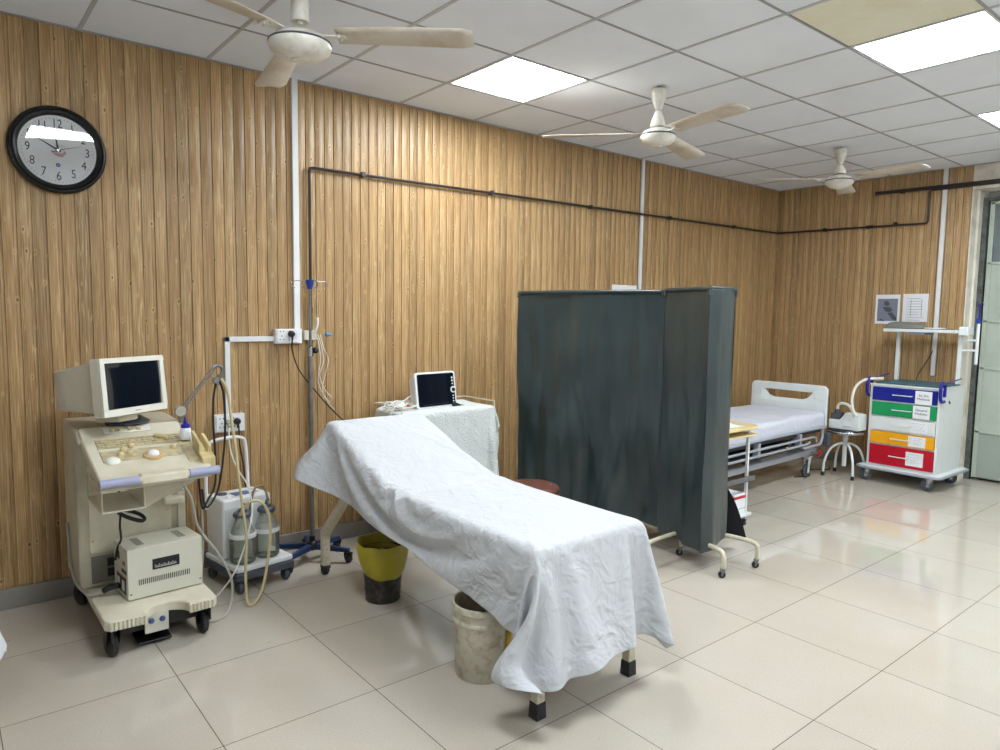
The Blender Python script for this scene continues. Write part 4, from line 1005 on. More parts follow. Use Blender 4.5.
tag(MB().tube([(1.975, -.075, .83), (1.972, -.11, .70), (1.985, -.20, .60), (1.97, -.40, .545), (1.925, -.575, .43), (1.83, -.63, .20), (1.74, -.60, .06), (1.68, -.56, .008), (1.66, -.46, .008)], .0045, 6, 6).build('grey_lead', M['white_cable']), 'pale lead from the lower wall socket trailing down behind the ultrasound machine', 'cable')
tag(MB().tube([(2.03, -.088, .84), (2.028, -.10, .74), (2.035, -.13, .63), (2.04, -.15, .50), (2.04, -.14, .35)], .0042, 6, 6).build('suction_lead', M['blk_cable']), 'black lead from the lower socket into the back of the suction machine', 'cable')
tag(MB().tube([(1.56, -.58, .70), (1.60, -.66, .60), (1.63, -.66, .45), (1.72, -.66, .30), (1.78, -.67, .16), (1.77, -.70, .05), (1.72, -.76, .008), (1.64, -.80, .012), (1.60, -.80, .05)], .0065, 8, 7).build('thick_lead', M['grey_cable']), 'thick grey lead hanging to the floor beside the ultrasound base', 'cable')
tag(MB().tube([(1.66, -.58, .66), (1.68, -.56, .45), (1.69, -.52, .30), (1.67, -.55, .16), (1.655, -.50, .05), (1.66, -.40, .008), (1.66, -.30, .008)], .0055, 8, 7).build('hanging_lead', M['grey_cable']), 'second grey lead hanging just behind the thick one, ultrasound side', 'cable')

# ------------------------------------------------------------------ monitor trolley
TX0, TX1, TY0, TY1, TZ = 2.95, 3.675, -.42, -.09, .862
TR = thing('instrument_trolley', 'instrument trolley hidden under a white cloth, its thin guard rail showing', 'trolley', (3.345, -.25, 0))
for x in (TX0+.02, TX1-.02):
    for y in (TY0+.02, TY1-.02):
        W(MB().cyl((x, y, .06), (x, y, TZ-.002), .011, 10), TR, 'post', M['framepaint']); caster(TR, (x-3.345, y+.25), .028, .065, 'rubber', 'steel_dull')
W(MB().box(TX0, TX1, TY0, TY1, TZ-.025, TZ-.001), TR, 'top_shelf', M['framepaint'], bevel=.003); W(MB().box(TX0, TX1, TY0, TY1, .25, .268), TR, 'lower_shelf', M['framepaint'], bevel=.003)
W(MB().tube([(TX0-.012, TY0, TZ-.02), (TX0-.012, TY0, TZ+.045), (TX0-.012, TY1+.02, TZ+.045), (TX1+.014, TY1+.02, TZ+.045), (TX1+.014, TY0, TZ+.045), (TX1+.014, TY0, TZ-.02)], .0045, 8), TR, 'guard_rail', M['framepaint'])
cb = MB().box(TX0, TX1, TY0, TY1, .3, TZ)
def tpos(i, j):
    x = TX0-.10+(TX1-TX0+.10+.13)*i/52; y = TY0-.60+(TY1-TY0+.60+.02)*j/42
    return (x, y, TZ+.022+.003*noise.noise(Vector((x*12, y*12, 1))))
tc_ = drape('trolley_cloth', tpos, [cb], M['towel'], 44, 52, 42, quality=6, pins=[(i, 42) for i in range(8, 46)])
for v_ in tc_.data.vertices:
    if v_.co.x > TX1+.025: v_.co.x = TX1+.025+(v_.co.x-TX1-.025)*.35
tag(tc_, 'off-white crinkled cloth covering the trolley under the patient monitor', 'cloth')
PM = thing('patient_monitor', 'patient monitor with a dark screen and white edge on the cloth-covered trolley', 'monitor', (3.295, -.285, TZ+.006), .12)
PM.rotation_euler = (0, 0, .12); PM.scale = (1.06, 1.06, 1.04); TI = Matrix.Rotation(-.14, 4, 'X')
g = MB(); g.prism(rrect(.335, .235, .02, 4, 0, .123), -.005, .012, TI @ Matrix.Rotation(PI/2, 4, 'X') ); g.build('white_surround', M['white_pl'], PM, bevel=.003)
g = MB(); g.prism(rrect(.306, .21, .012, 4, 0, .123), .0122, .015, TI @ Matrix.Rotation(PI/2, 4, 'X')); g.build('screen', M['screen'], PM)
g = MB(); g.hexa([TI @ Vector(p) for p in ((-.15, .005, .006), (.15, .005, .006), (.13, .10, .02), (-.13, .10, .02), (-.15, .005, .235), (.15, .005, .235), (.13, .10, .20), (-.13, .10, .20))]); g.build('rear_case', M['white_pl'], PM, bevel=.008)
MK = TI @ Matrix.Rotation(PI/2, 4, 'X')
g = MB().lathe([(.012, .015), (.021, .015), (.021, .018), (.012, .018)], c=MK @ Vector((.138, .115, 0)), M=MK, seg=26); g.build('selector_ring', M['white_pl'], PM)
g = MB().lathe([(0, .015), (.0125, .015), (.0125, .024), (0, .025)], c=MK @ Vector((.138, .115, 0)), M=MK, seg=20); g.build('selector_knob', M['black'], PM)
for k, z in enumerate((.195, .175, .155, .075, .058, .04)):
    g = MB().lathe([(0, .015), (.0065 if k < 2 else .0045, .015), (.0065 if k < 2 else .0045, .0175), (0, .0175)], c=MK @ Vector((.136, z, 0)), M=MK, seg=12); g.build('key', M['white_pl'], PM)
MB().cbox(TI @ Vector((-.01, -.0156, .030)), (.22, .001, .003), (-.14, 0, 0)).build('screen_strip', M['steel'], PM)
# leads heap
mb = MB(); rw = random.Random(12)
for k in range(9):
    c0 = Vector((3.02+rw.uniform(-.05, .05), -.26+rw.uniform(-.07, .06), TZ+.022+rw.uniform(0, .02))); ra, rb_ = rw.uniform(.04, .075), rw.uniform(.018, .045); th = rw.uniform(0, PI)
    mb.tube([(c0.x+ra*math.cos(a+th), c0.y+rb_*math.sin(a), c0.z+.03*abs(math.sin(a*1.0+k))) for a in [i*2*PI/10 for i in range(10)]], .0034, 6, 3, close=True)
mb.tube([(2.88, -.30, .88), (2.91, -.32, .92), (2.96, -.31, .945), (3.02, -.29, .935), (3.12, -.24, .965)], .004, 6, 5)
mb.tube([(2.90, -.34, .80), (2.90, -.35, .87), (2.94, -.345, .915), (3.0, -.33, .90), (3.0, -.32, .885)], .004, 6, 5)
tag(mb.build('monitor_leads', M['white_cable']), 'tangle of white monitor leads heaped left of the patient monitor', 'cables')
mb = MB(); mb.lathe([(0, -.045), (.016, -.04), (.022, -.01), (.020, .03), (0, .045)], c=(3.0, -.285, TZ+.045), M=Matrix.Rotation(1.2, 4, 'Y'), seg=14)
tag(mb.build('sensor_clip', M['white_pl'], ang=70), 'white finger sensor lying on the tangle of leads', 'sensor')
tag(MB().cbox((3.06, -.30, TZ+.045), (.02, .014, .012), (0, .3, .4)).build('lead_connector', M['orange'], bevel=.003), 'small orange connector in the tangle of leads', 'connector')
mb = MB(); mb.hexa([(3.42, -.31, TZ+.008), (3.56, -.30, TZ+.008), (3.56, -.22, TZ+.008), (3.42, -.22, TZ+.008), (3.43, -.30, TZ+.045), (3.50, -.29, TZ+.018), (3.50, -.23, TZ+.018), (3.43, -.23, TZ+.050)])
tag(mb.build('pressure_cuff', M['black'], bevel=.006), 'black blood pressure cuff lying right of the patient monitor', 'cuff')

# ------------------------------------------------------------------ folding screen
FS = thing('folding_screen', 'large dark green folding privacy screen on small casters', 'screen', (4.2, -1.2, 0))
ZS = 1.665
def curtain(plan, z0f, z1, m, name, amp=.012, ph=0, seed=0, flare=None):
    rows = []; segs = []
    tot = sum((Vector(b)-Vector(a)).length for a, b in zip(plan, plan[1:])); n_ = int(tot/.018)
    P2 = [Vector(p) for p in plan]
    def at(s_):
        for a, b in zip(P2, P2[1:]):
            l = (b-a).length
            if s_ <= l+1e-9: return a+(b-a)*s_/l, Vector((-(b-a).y, (b-a).x)).normalized()
            s_ -= l
        return P2[-1], Vector((0, 1))
    for i in range(n_+1):
        u_ = i/n_; p, nn = at(u_*tot); row = []
        for j in range(41):
            v_ = j/40; z = z0f(u_)+(z1-z0f(u_))*v_
            k = (1-v_)**.7*.9+.1
            d = amp*k*(1.3*noise.noise(Vector((u_*tot*3.4-v_*1.1+seed, v_*.7, 3)))+.8*noise.noise(Vector((u_*tot*6+v_*1.6+seed, v_*1.3, 8)))+.35*noise.noise(Vector((u_*tot*13, v_*4, 1+seed))))*2.0
            if v_ > .975: d *= .3
            q = p+nn*(d)
            if flare: q = q+Vector(flare(u_, v_))
            row.append((q.x, q.y, z))
        rows.append(row)
    return W(MB().grid(rows), FS, name, m, solid=.003, ang=80, sub=1)
A0, A1, B1, C1 = (3.955, -.35), (4.235, -1.44), (4.115, -1.845), (4.445, -1.80)
curtain([A0, (4.10, -.9), A1], lambda u_: .16-.03*u_-.02*math.sin(u_*5), ZS, M['curtain'], 'main_curtain', .046, seed=2)
curtain([A1, (4.19, -1.62), B1], lambda u_: .125-.0*u_, ZS+.006, M['curtain'], 'narrow_curtain', .018, seed=5)
curtain([B1, (4.20, -1.865), C1], lambda u_: .115+.03*u_, ZS+.012, M['curtain'], 'end_curtain', .012, seed=9)
curtain([C1, (4.60, -1.2), (4.55, -.45)], lambda u_: .055+.1*u_, ZS, M['dark_cloth'], 'back_curtain', .015, seed=13, flare=lambda u_, v_: (max(0, (.24-v_)/.24)**.7*.26*math.exp(-u_*5), 0))
def top_roll(a, b, name, z=ZS):
    return W(MB().tube([(*a, z-.03), (a[0]*.985+b[0]*.015, a[1]*.985+b[1]*.015, z-.004), (a[0]*.96+b[0]*.04, a[1]*.96+b[1]*.04, z+.004), ((a[0]+b[0])/2, (a[1]+b[1])/2, z+.006), (b[0]*.96+a[0]*.04, b[1]*.96+a[1]*.04, z+.004), (b[0]*.985+a[0]*.015, b[1]*.985+a[1]*.015, z-.004), (*b, z-.03)], .013, 10, 4), FS, name, M['curtain'], ang=80)
top_roll(A0, A1, 'top_hem'); top_roll(A1, B1, 'top_hem', ZS+.006); top_roll(B1, C1, 'top_hem', ZS+.012); top_roll(C1, (4.55, -.45), 'top_hem')
for p in (A0, A1, B1, C1, (4.55, -.45)):
    ix, iy = p[0]+((.10 if p[1] > -1 else .055) if p[0] < 4.4 else -.06), p[1]+(.06 if p[1] < -1 else -.05)
    W(MB().cyl((ix, iy, .15), (ix, iy, ZS-.03), .0105, 10), FS, 'frame_post', M['framepaint'])
def foot(p, q, r=.0125, h=.155, mid=None):
    a, b = Vector(p), Vector(q); dd = (b-a)
    pts_ = [(*a, .055), (*a, h*.55), (*(a+dd*.05), h*.86), (*(a+dd*.14), h), (*(a+dd*.5), h+.004), (*(a+dd*.86), h), (*(a+dd*.95), h*.86), (*b, h*.55), (*b, .055)]
    W(MB().tube(pts_, r, 12, 4), FS, 'foot_tube', M['framepaint'])
    for c_ in (a, b): caster(FS, (c_.x-4.2, c_.y+1.2), .021, .058, 'black', 'steel_dull', .7, .018)
for (fx, fy, bx_, by_) in ((4.168, -1.975, 4.20, -1.78), (4.475, -2.005, 4.42, -1.70)):
    W(MB().tube([(fx, fy, .05), (fx, fy, .11), (fx+.004, fy+.012, .140), (fx+(bx_-fx)*.25, fy+(by_-fy)*.25, .158), (bx_, by_, .160)], .0135, 12, 5), FS, 'foot_tube', M['framepaint'])
    caster(FS, (fx-4.2, fy+1.2), .021, .058, 'black', 'steel_dull', .7, .018)
foot((3.90, -1.60), (4.29, -1.585)); foot((3.80, -.42), (4.14, -.38)); foot((4.40, -.50), (4.70, -.46))
for a, b in (((4.165, -1.975), (4.13, -1.80)), ((4.30, -1.99), (4.30, -1.80))): pass

# ------------------------------------------------------------------ bedside trolley behind the screen
TT = thing('bedside_trolley', 'white bedside trolley with a rounded cream top just behind the green screen', 'trolley', (5.15, -1.42, 0))
W(MB().prism(rrect(.52, .36, .09, 6, 5.02, -1.36), .718, .740), TT, 'top_board', M['creamtop'], bevel=.008)
W(MB().prism(rrect(.46, .30, .02, 3, 5.03, -1.37), .665, .680), TT, 'under_board', M['creamtop'], bevel=.003)
for x in (4.84, 5.19):
    for y in (-1.48, -1.24): W(MB().box(x-.010, x+.010, y-.010, y+.010, .05, .715), TT, 'post', M['hosp'], bevel=.002); caster(TT, (x-5.15, y+1.42), .022, .052, 'rub_grey', 'steel_dull')
W(MB().box(4.83, 5.23, -1.51, -1.23, .08, .10), TT, 'bottom_shelf', M['hosp'], bevel=.003); W(MB().box(4.83, 5.24, -1.52, -1.50, .34, .375), TT, 'side_bracket', M['steel_dull'], bevel=.003)
W(MB().box(4.85, 5.20, -1.20, -1.19, .10, .66), TT, 'back_panel', M['black'])
bx = thing('carton', 'white carton with a red stripe on the bottom shelf of the bedside trolley', 'box', (5.10, -1.42, .10))
MB().box(-.07, .07, -.07, .07, 0, .15).build('box_body', M['paper'], bx, bevel=.002); MB().box(-.0715, .0715, -.0715, .0715, .115, .135).build('red_band', M['red'], bx); MB().box(-.0712, .0712, -.0712, .0712, .04, .043).build('printed_line', M['inkgrey'], bx)
mb = MB(); mb.hexa([(4.86, -1.50, .742), (5.12, -1.50, .742), (5.12, -1.30, .742), (4.86, -1.30, .742), (4.86, -1.50, .80), (5.04, -1.50, .747), (5.04, -1.30, .747), (4.86, -1.30, .86)])
tag(mb.build('folded_linen', M['paper'], bevel=.006), 'folded white linen lying on the cream trolley top', 'linen')

# ------------------------------------------------------------------ hospital bed
HB = thing('hospital_bed', 'hospital bed with a pale moulded headboard and grey side rails behind the screen', 'bed', (6.27, -.69, 0), .04)
HX = 1.0
def board(name, x):
    g = MB(); o1 = rrect(.78, .42, .05, 5, 0, .655); n_ = len(o1)
    # board outline with a slot near the top
    slot = [(-.20+.0, .79), (-.235, .795), (-.245, .785), (-.20, .735), (-.15, .715), (.15, .715), (.20, .735), (.245, .785), (.235, .795)]
    T_ = Matrix.Translation((x, 0, 0)) @ Matrix(((0, 0, 1, 0), (1, 0, 0, 0), (0, 1, 0, 0), (0, 0, 0, 1)))
    o = g.prism(o1, -.016, .016, T_).build(name, M['hospblue'], HB)
    cut = MB().prism(slot, -.05, .05, T_).build('cutter', M['hospblue'], HB)
    bpy.context.view_layer.update()
    md = o.modifiers.new('b', 'BOOLEAN'); md.object = cut; md.operation = 'DIFFERENCE'; md.solver = 'EXACT'
    dg = bpy.context.evaluated_depsgraph_get(); me = bpy.data.meshes.new_from_object(o.evaluated_get(dg)); o.modifiers.clear(); o.data = me; me.name = name
    bpy.data.objects.remove(cut)
    md = o.modifiers.new('bevel', 'BEVEL'); md.width = .008; md.segments = 2; md.limit_method = 'ANGLE'
    for sg in (-1, 1):
        for y in (-.33, .33):
            pass
    for y in (-.315, .315): MB().prism(rrect(.09, .075, .01, 2, y, .765), x*1.0-.0195 if False else -.020, -.0155, T_).build('corner_inset', M['hosp'], o, bevel=.002)
    g = MB().prism(rrect(.60, .20, .03, 4, 0, .585), -.0195, -.0155, T_); g.build('centre_panel', M['hosp'], o, bevel=.002)
    return o
hbd = board('headboard', HX); board('footboard', -HX-.02)
MB().box(-HX+.02, HX-.03, -.37, .37, .43, .465).build('bed_deck', M['bedunder'], HB, bevel=.006)
MB().box(-HX+.03, HX-.03, -.375, .375, .466, .60).build('mattress', M['bedsheet'], HB, bevel=.035, seg=4)
g = MB()
for y in (-.33, .33): g.box(-HX+.1, HX-.1, y-.022, y+.022, .22, .27)
for x in (-.85, 0, .85): g.box(x-.025, x+.025, -.33, .33, .225, .265)
g.build('lower_frame', M['railgrey'], HB, bevel=.004)
MB().box(-.8, .8, -.28, .28, .275, .33).build('drive_unit', M['bedunder'], HB, bevel=.01)
for x in (-.62, .62):
    for y in (-.26, .26): MB().hexa([(x-.2, y-.015, .27), (x-.16, y-.015, .27), (x-.16, y+.015, .27), (x-.2, y+.015, .27), (x, y-.015, .43), (x+.04, y-.015, .43), (x+.04, y+.015, .43), (x, y+.015, .43)]).build('lift_arm', M['railgrey'], HB)
for x in (-.82, .82):
    for y in (-.31, .31): caster(HB, (x, y), .062, .20, 'rub_grey', 'hosp', PI/2, .03)
for y in (-.41, .41):
    s_ = 1 if y > 0 else -1
    rl = MB().tube([(-.85, y, .33), (-.90, y, .37), (-.90, y, .44), (-.85, y, .485), (.78, y, .485), (.86, y, .47), (.88, y, .40), (.84, y, .335), (.78, y, .325), (.52, y, .325), (.50, y, .34)], .013, 10, 4).build('side_rail', M['railgrey'], HB)
    MB().tube([(-.89, y, .41), (.70, y, .41), (.74, y, .395), (.75, y, .36)], .011, 10).build('rail_bar', M['railgrey'], rl)
    MB().tube([(-.89, y, .355), (.58, y, .355), (.62, y, .37)], .011, 10).build('rail_bar', M['railgrey'], rl)
    for x in (-.3, .45): MB().box(x-.02, x+.02, min(y, y-s_*.05), max(y, y-s_*.05), .34, .46).build('rail_bracket', M['railgrey'], rl, bevel=.003)
    MB().cbox((.15, y-s_*-.014, .375), (.035, .006, .012)).build('rail_catch', M['label_y'], rl)
MB().box(.90, .97, -.46, -.40, .30, .43).build('control_box', M['darkgrey'], HB, bevel=.01)
MB().tube([(.72, -.30, .27), (.80, -.36, .24), (.86, -.40, .235)], .006, 8, 3).build('crank', M['steel_dull'], HB)
MB().lathe([(0, -.03), (.016, -.026), (.018, .02), (0, .03)], c=(.86, -.40, .235), M=Matrix.Rotation(.5, 4, 'X'), seg=14).build('crank_knob', M['dialred'], HB, ang=50)
# rumpled sheet over the mattress
cm = MB().box(HB.location.x-HX+.03, HB.location.x+HX-.03, -.66-.378, -.66+.378, .46, .572)
rows = []; 
for i in range(81):
    x = -HX+.035+(2*HX-.075)*i/80; row = []
    for j in range(47):
        t_ = j/46; wy = .376
        fold = .006*noise.noise(Vector((x*5+t_*2.5, t_*3, 0)))+.010*noise.noise(Vector((x*2.2-t_*3.0, t_*6, 4)))*1.0
        if t_ < .14: s_ = t_/.14; y = -wy-.006-.006*noise.noise(Vector((x*9, s_, 2))); z = .475+.012*math.sin(x*7)+(.600-.475)*s_
        elif t_ > .86: s_ = (1-t_)/.14; y = wy+.006; z = .475+(.600-.475)*s_
        else: s_ = (t_-.14)/.72; y = -wy+2*wy*s_; z = .612+fold*1.3+.004
        row.append((x, y, z))
    rows.append(row)
bs = MB().grid(rows).build('bed_sheet', M['bedsheet'], solid=.003, ang=80, sub=1); bs.location = HB.location; bs.rotation_euler = HB.rotation_euler
tag(bs, 'creased white sheet on the mattress of the far hospital bed', 'sheet')

# ------------------------------------------------------------------ metal stool with nebuliser
ST = thing('metal_stool', 'round metal stool with curved white legs beside the drawer cart', 'stool', (7.43, -1.16, 0)); ST.scale = (1, 1, .95)
MB().lathe([(0, .44), (.165, .44), (.170, .446), (.170, .462), (.165, .468), (0, .468)], seg=36).build('seat_rim', M['steel'], ST, ang=40)
MB().lathe([(0, .468), (.158, .468), (.150, .480), (0, .482)], seg=36).build('seat_top', M['black'], ST, ang=40)
MB().lathe([(0, .10), (.020, .10), (.020, .36), (.026, .37), (.026, .44), (0, .44)], seg=18).build('column', M['hosp'], ST, ang=40)
for k in range(4):
    a = math.radians(48+k*90); c_, s_ = math.cos(a), math.sin(a)
    lg = MB().tube([(.018*c_, .018*s_, .33), (.07*c_, .07*s_, .325), (.14*c_, .14*s_, .27), (.185*c_, .185*s_, .15), (.195*c_, .195*s_, .02)], .012, 10, 5).build('leg', M['hosp'], ST, ang=60)
    MB().lathe([(0, 0), (.017, 0), (.014, .04), (0, .04)], c=(.195*c_, .195*s_, 0), seg=12).build('rubber_tip', M['rubber'], lg)
NB = thing('nebuliser', 'grey and white nebuliser with ribbed hoses standing on the metal stool', 'nebuliser', (7.42, -1.165, .459), -PI/2); NB.scale = (1.12, 1.12, 1.18)
g = MB().prism([(-.12, 0), (.14, 0), (.14, .13), (.02, .14), (-.03, .075), (-.12, .075)], -.07, .07, Matrix.Rotation(PI/2, 4, 'X')); g.build('housing', M['hosp'], NB, bevel=.008)
g = MB().box(-.115, -.04, -.05, .05, .0765, .125); g.build('chamber', M['darkgrey'], NB, bevel=.008)
MB().box(.0, .075, -.0735, -.0705, .03, .075).build('front_label', M['paper'], NB, bevel=.002)
MB().lathe([(0, 0), (.022, 0), (.020, .03), (0, .03)], c=(-.08, 0, .125), seg=18).build('chamber_cap', M['darkgrey'], NB)
def ribbed(mb, pts, r):
    # ribbed hose: the tube radius alternates along its length
    P = [Vector(p) for p in pts]; out = []
    for i in range(len(P)-1):
        a = P[i-1] if i else P[0]*2-P[1]; b, c = P[i], P[i+1]; d = P[i+2] if i+2 < len(P) else P[-1]*2-P[-2]
        n_ = max(4, int((c-b).length/.006))
        for k in range(n_):
            t_ = k/n_; out.append(.5*((2*b)+(c-a)*t_+(2*a-5*b+4*c-d)*t_*t_+(3*b-a-3*c+d)*t_**3))
    out.append(P[-1]); return mb.tube(out, r, 10, rs=[r*(1.12 if i % 2 else .9) for i in range(len(out))])
ribbed(MB(), [(-.08, 0, .150), (-.075, 0, .185), (-.04, 0, .205), (.02, -.01, .19), (.07, -.02, .14), (.10, -.02, .12)], .012).build('short_hose', M['crt_face'], NB, ang=60)
mb = ribbed(MB(), [(7.33, -1.27, .60), (7.315, -1.285, .62), (7.31, -1.265, .68), (7.31, -1.255, .77), (7.34, -1.265, .87), (7.39, -1.30, .93), (7.45, -1.35, .955), (7.55, -1.42, .957)], .013)
tag(mb.build('breathing_hose', M['crt_face'], ang=60), 'ribbed cream hose rising from the nebuliser to the top of the drawer cart', 'hose')

# ------------------------------------------------------------------ drawer cart
CT = thing('drawer_cart', 'medical cart with blue, green, white, yellow and red drawers near the door', 'cart', (7.462, -1.352, 0), -PI/2-.024)
cw, cdp = .594, .54
g = MB(); g.box(0, .022, 0, cdp, .15, .90); g.box(cw-.022, cw, 0, cdp, .15, .90); g.box(.022, cw-.022, cdp-.01, cdp, .15, .90); g.box(.022, cw-.022, .0, .012, .150, .168)
for z in (.352, .478, .613, .75): g.box(.022, cw-.022, .0, .012, z, z+.014)
g.box(.022, cw-.022, .0, .03, .888, .90)
g.build('cabinet', M['hosp'], CT, bevel=.003)
MB().box(-.006, cw+.006, -.006, cdp+.006, .9005, .916).build('top_tray', M['hosp'], CT, bevel=.004)
MB().box(.03, cw-.03, .02, cdp-.02, .9165, .932).build('top_mat', M['mattop'], CT, bevel=.006)
drs = [('navy', .765, .886, 'Inj. Em', 'Medicine'), ('green', .629, .748, 'General', 'Medicine'), ('whitedr', .493, .611, None, None), ('amber', .367, .476, None, None), ('red', .170, .350, None, None)]
names = {'navy': 'blue drawer', 'green': 'green drawer', 'whitedr': 'white drawer', 'amber': 'yellow drawer', 'red': 'red drawer'}
rs_ = random.Random(8)
for k, (cn, z0, z1, t1, t2_) in enumerate(drs):
    dr = MB().box(.026, cw-.026, -.012, .30, z0, z1).build('drawer', M[cn], CT, bevel=.003); dr['label'] = names[cn]
    zc = (z0+z1)/2; g = MB(); g.tube([(.21, -.013, zc), (.21, -.034, zc), (.37, -.034, zc), (.37, -.013, zc)], .0045, 8); g.build('handle', M['hosp'], dr)
    lx0, lx1 = .395-.012*k, .532-.010*k
    hh = min(.125, (z1-z0)*(.98 if k < 2 else .86)); lz = zc if k else zc-.004
    lb = MB().box(lx0, lx1, -.0142, -.0122, lz-hh/2, lz+hh/2).build('paper_label', M['paper'], dr)
    if t1:
        text(t1, .030, M['ink'], lb, ((lx0+lx1)/2, -.0146, lz+.020), (PI/2, 0, 0)); text(t2_, .028, M['ink'], lb, ((lx0+lx1)/2, -.0146, lz-.012), (PI/2, 0, 0))
    else:
        for q in range(4):
            g = scribble(MB(), lx0+.008, lx1-.02-rs_.uniform(0, .02), lz+hh*.33-q*hh*.19, .006, Matrix.Translation((0, -.0146, 0)), rs_, .0014); g.build('handwriting', M['ink'], lb)
g = MB(); g.box(cw, cw+.002, .18, .20, .78, .80); g.box(cw, cw+.012, .185, .195, .77, .79); g.build('side_lock', M['darkgrey'], CT)
for x in (-.012, cw+.012):
    g = MB(); g.tube([(x, .05, .80), (x, .0, .80), (x, -.035, .825), (x, -.045, .88), (x, -.035, .945), (x, .0, .965), (x, .04, .95), (x, .05, .91), (x, .045, .84)], .014, 10, 4)
    h_o = g.build('push_handle', M['navy'], CT, ang=60); MB().tube([(x, .04, .958), (x, .40, .985)], .006, 8).build('handle_rod', M['navy'], h_o)
# base with bumper and casters
MB().prism(rrect(cw+.10, cdp+.13, .04, 5, cw/2, cdp/2-.005), .120, .149).build('base_frame', M['hosp'], CT, bevel=.006)
pts_ = [(p[0], p[1], .134) for p in rrect(cw+.115, cdp+.145, .045, 4, cw/2, cdp/2-.005)]
MB().tube(pts_, .013, 10, close=True).build('bumper', M['railgrey'], CT, ang=60)
for x, y in ((.03, -.01), (cw-.03, -.01), (.03, cdp-.03), (cw-.03, cdp-.03)): caster(CT, (x, y), .054, .119, 'rub_grey', 'steel', PI/2+.4, .028)
# overhead shelf on two posts
for x in (.05, cw-.018):
    MB().box(x-.016, x+.016, .395, .43, .9325, 1.395).build('shelf_post', M['hosp'], CT, bevel=.003)
sf = MB().box(-.035, cw-.01, .26, .50, 1.395, 1.425).build('overhead_shelf', M['hosp'], CT, bevel=.006)
MB().box(-.030, cw-.015, .265, .495, 1.4255, 1.429).build('shelf_surface', M['steel'], sf)
MB().box(cw-.012, cw+.065, .32, .47, 1.375, 1.455).build('corner_block', M['hospblue'], CT, bevel=.012)
g = MB(); g.box(.18, .33, .27, .47, 1.375, 1.394); g.build('shelf_drawer', M['inkgrey'], CT)
for z in (1.33, 1.24): MB().tube([(cw-.01, .415, z), (cw+.10, .415, z+.004)], .010, 8).build('pole_clamp', M['hosp'], CT)
ip = MB().cyl((cw+.112, .415, 1.12), (cw+.112, .415, 1.485), .0135, 14).build('drip_pole', M['hosp'], CT)
MB().cyl((cw+.112, .415, 1.485), (cw+.112, .415, 1.53), .020, 14).build('pole_collar', M['blue'], ip)
MB().cyl((cw+.112, .415, 1.53), (cw+.112, .415, 1.66), .0065, 10).build('inner_rod', M['navy'], ip)
MB().tube([(cw+.112, .415, 1.66), (cw+.120, .415, 1.672), (cw+.135, .415, 1.668), (cw+.142, .415, 1.65)], .004, 8, 3).build('hook', M['steel'], ip)
# folded grey bag on the shelf
rows = []; 
for i in range(25):
    row = []
    for j in range(13):
        a, b = i/24*2-1, j/12*2-1; e = max(0, (1-a**4)*(1-b**4))**.5
        row.append((.13+a*.165, .37+b*.10, 1.432+(.050-.018*a)*e+.008*noise.noise(Vector((a*3, b*3, 1)))*e))
    rows.append(row)
mb = MB().grid(rows); mb.grid([[(p[0], p[1], 1.4315) for p in r_] for r_ in rows])
fb = mb.build('folded_bag', M['greybag'], ang=70); fb.location = CT.location; fb.rotation_euler = CT.rotation_euler
tag(fb, 'folded grey fabric bag lying on the overhead shelf of the drawer cart', 'bag')
mb = MB().box(.31, .45, .30, .42, 1.4315, 1.440); o = mb.build('paper_pad', M['paper'], bevel=.002); o.location = CT.location; o.rotation_euler = CT.rotation_euler
tag(o, 'flat pad of papers beside the grey bag on the overhead shelf', 'papers')
tag(MB().tube([(XR-.02, -1.655, 1.22), (XR-.035, -1.64, 1.17), (XR-.05, -1.60, 1.08), (XR-.05, -1.55, .98), (XR-.05, -1.53, .86)], .0042, 6, 5).build('wall_cable', M['blk_cable']), 'thin black cable hanging on the end wall behind the drawer cart', 'cable')
mb = MB()
mb.tube([(7.02, -1.0, .006), (7.18, -.88, .006), (7.35, -.80, .006), (7.55, -.95, .006), (7.7, -.9, .006)], .005, 6, 6)
mb.tube([(6.95, -.92, .006), (7.12, -.98, .006), (7.30, -.88, .006), (7.6, -.75, .006), (7.9, -.5, .006)], .005, 6, 6)
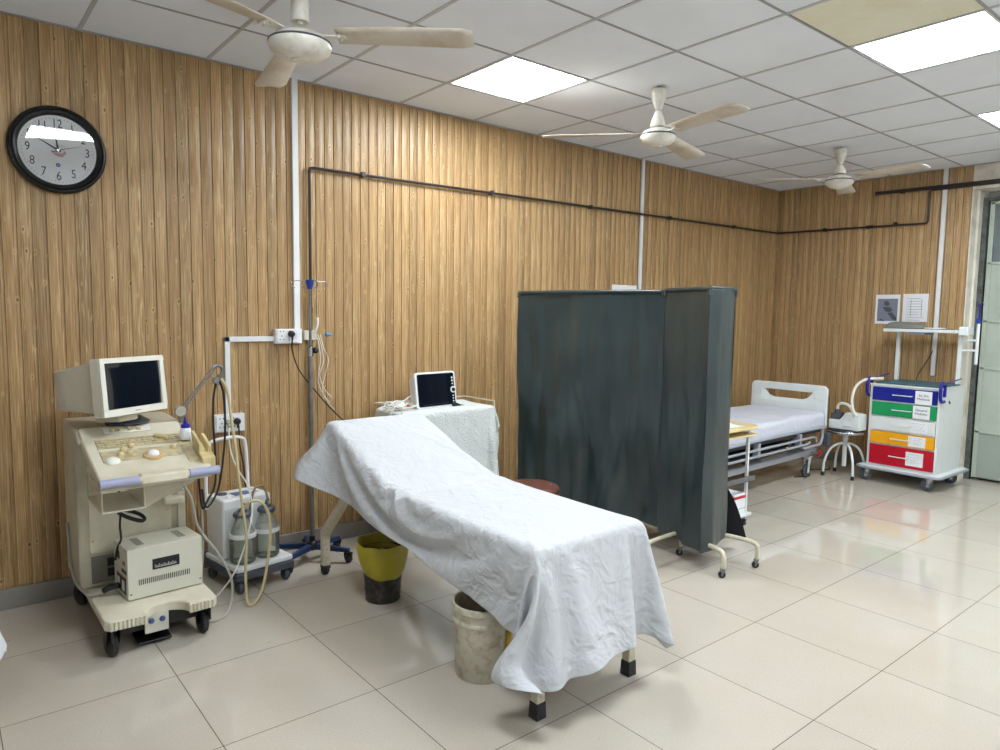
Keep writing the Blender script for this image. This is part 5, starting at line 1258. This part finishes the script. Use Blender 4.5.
tag(mb.build('floor_cable', M['blk_cable']), 'black cables trailing over the floor under the metal stool', 'cable')

# ------------------------------------------------------------------ couch at the left edge, only a corner of its sheet is in view
CC = thing('side_couch', 'couch at the left edge under a white sheet', 'couch', (.330, -2.337, 0), -.16)
MB().box(-.29, .29, -.72, .72, .56, .64).build('pad', M['leather'], CC, bevel=.015)
for x in (-.25, .25):
    for y in (-.68, .68): MB().box(x-.02, x+.02, y-.02, y+.02, 0, .5595).build('leg', M['legpaint'], CC, bevel=.003)
def skirt(x0, x1, y0, y1, z):
    rows = []; per = rrect(x1-x0, y1-y0, .03, 6, (x0+x1)/2, (y0+y1)/2); per.append(per[0]); res = []
    # subdivide the outline
    for a, b in zip(per, per[1:]):
        n_ = max(1, int(math.hypot(b[0]-a[0], b[1]-a[1])/.03))
        for k in range(n_): res.append((a[0]+(b[0]-a[0])*k/n_, a[1]+(b[1]-a[1])*k/n_))
    res.append(res[0]); cx, cy = (x0+x1)/2, (y0+y1)/2; tip = Vector((.335, .80))
    for i, (x, y) in enumerate(res):
        row = []; d = math.hypot(x-x1, y-y1); k_ = math.exp(-(d/.22)**2); wv = .012*math.sin(i*.55)
        for j in range(15):
            v_ = j/14
            if j < 3: s_ = (0, .9, .985)[j]; row.append((cx+(x-cx)*s_, cy+(y-cy)*s_, z+.004)); continue
            s_ = (j-3)/11; dx_, dy_ = (x-cx), (y-cy); l = math.hypot(dx_, dy_)
            px, py = x+dx_/l*(.01+wv*s_+.02*s_), y+dy_/l*(.01+wv*s_+.02*s_)
            drop = (.20+.02*math.sin(i*.2))*s_
            px += (tip.x-x1-.01)*k_*s_; py += (tip.y-y1-.01)*k_*s_
            row.append((px, py, z-drop-(.0)*k_))
        rows.append(row)
    return MB().grid(rows)
sk_ = skirt(-.30, .30, -.73, .73, .643).build('couch_sheet', M['sheet'], solid=.002, ang=80, sub=1)
sk_.location = CC.location; sk_.rotation_euler = CC.rotation_euler
tag(sk_, 'corner of a white sheet poking in at the left edge of the photo', 'sheet')
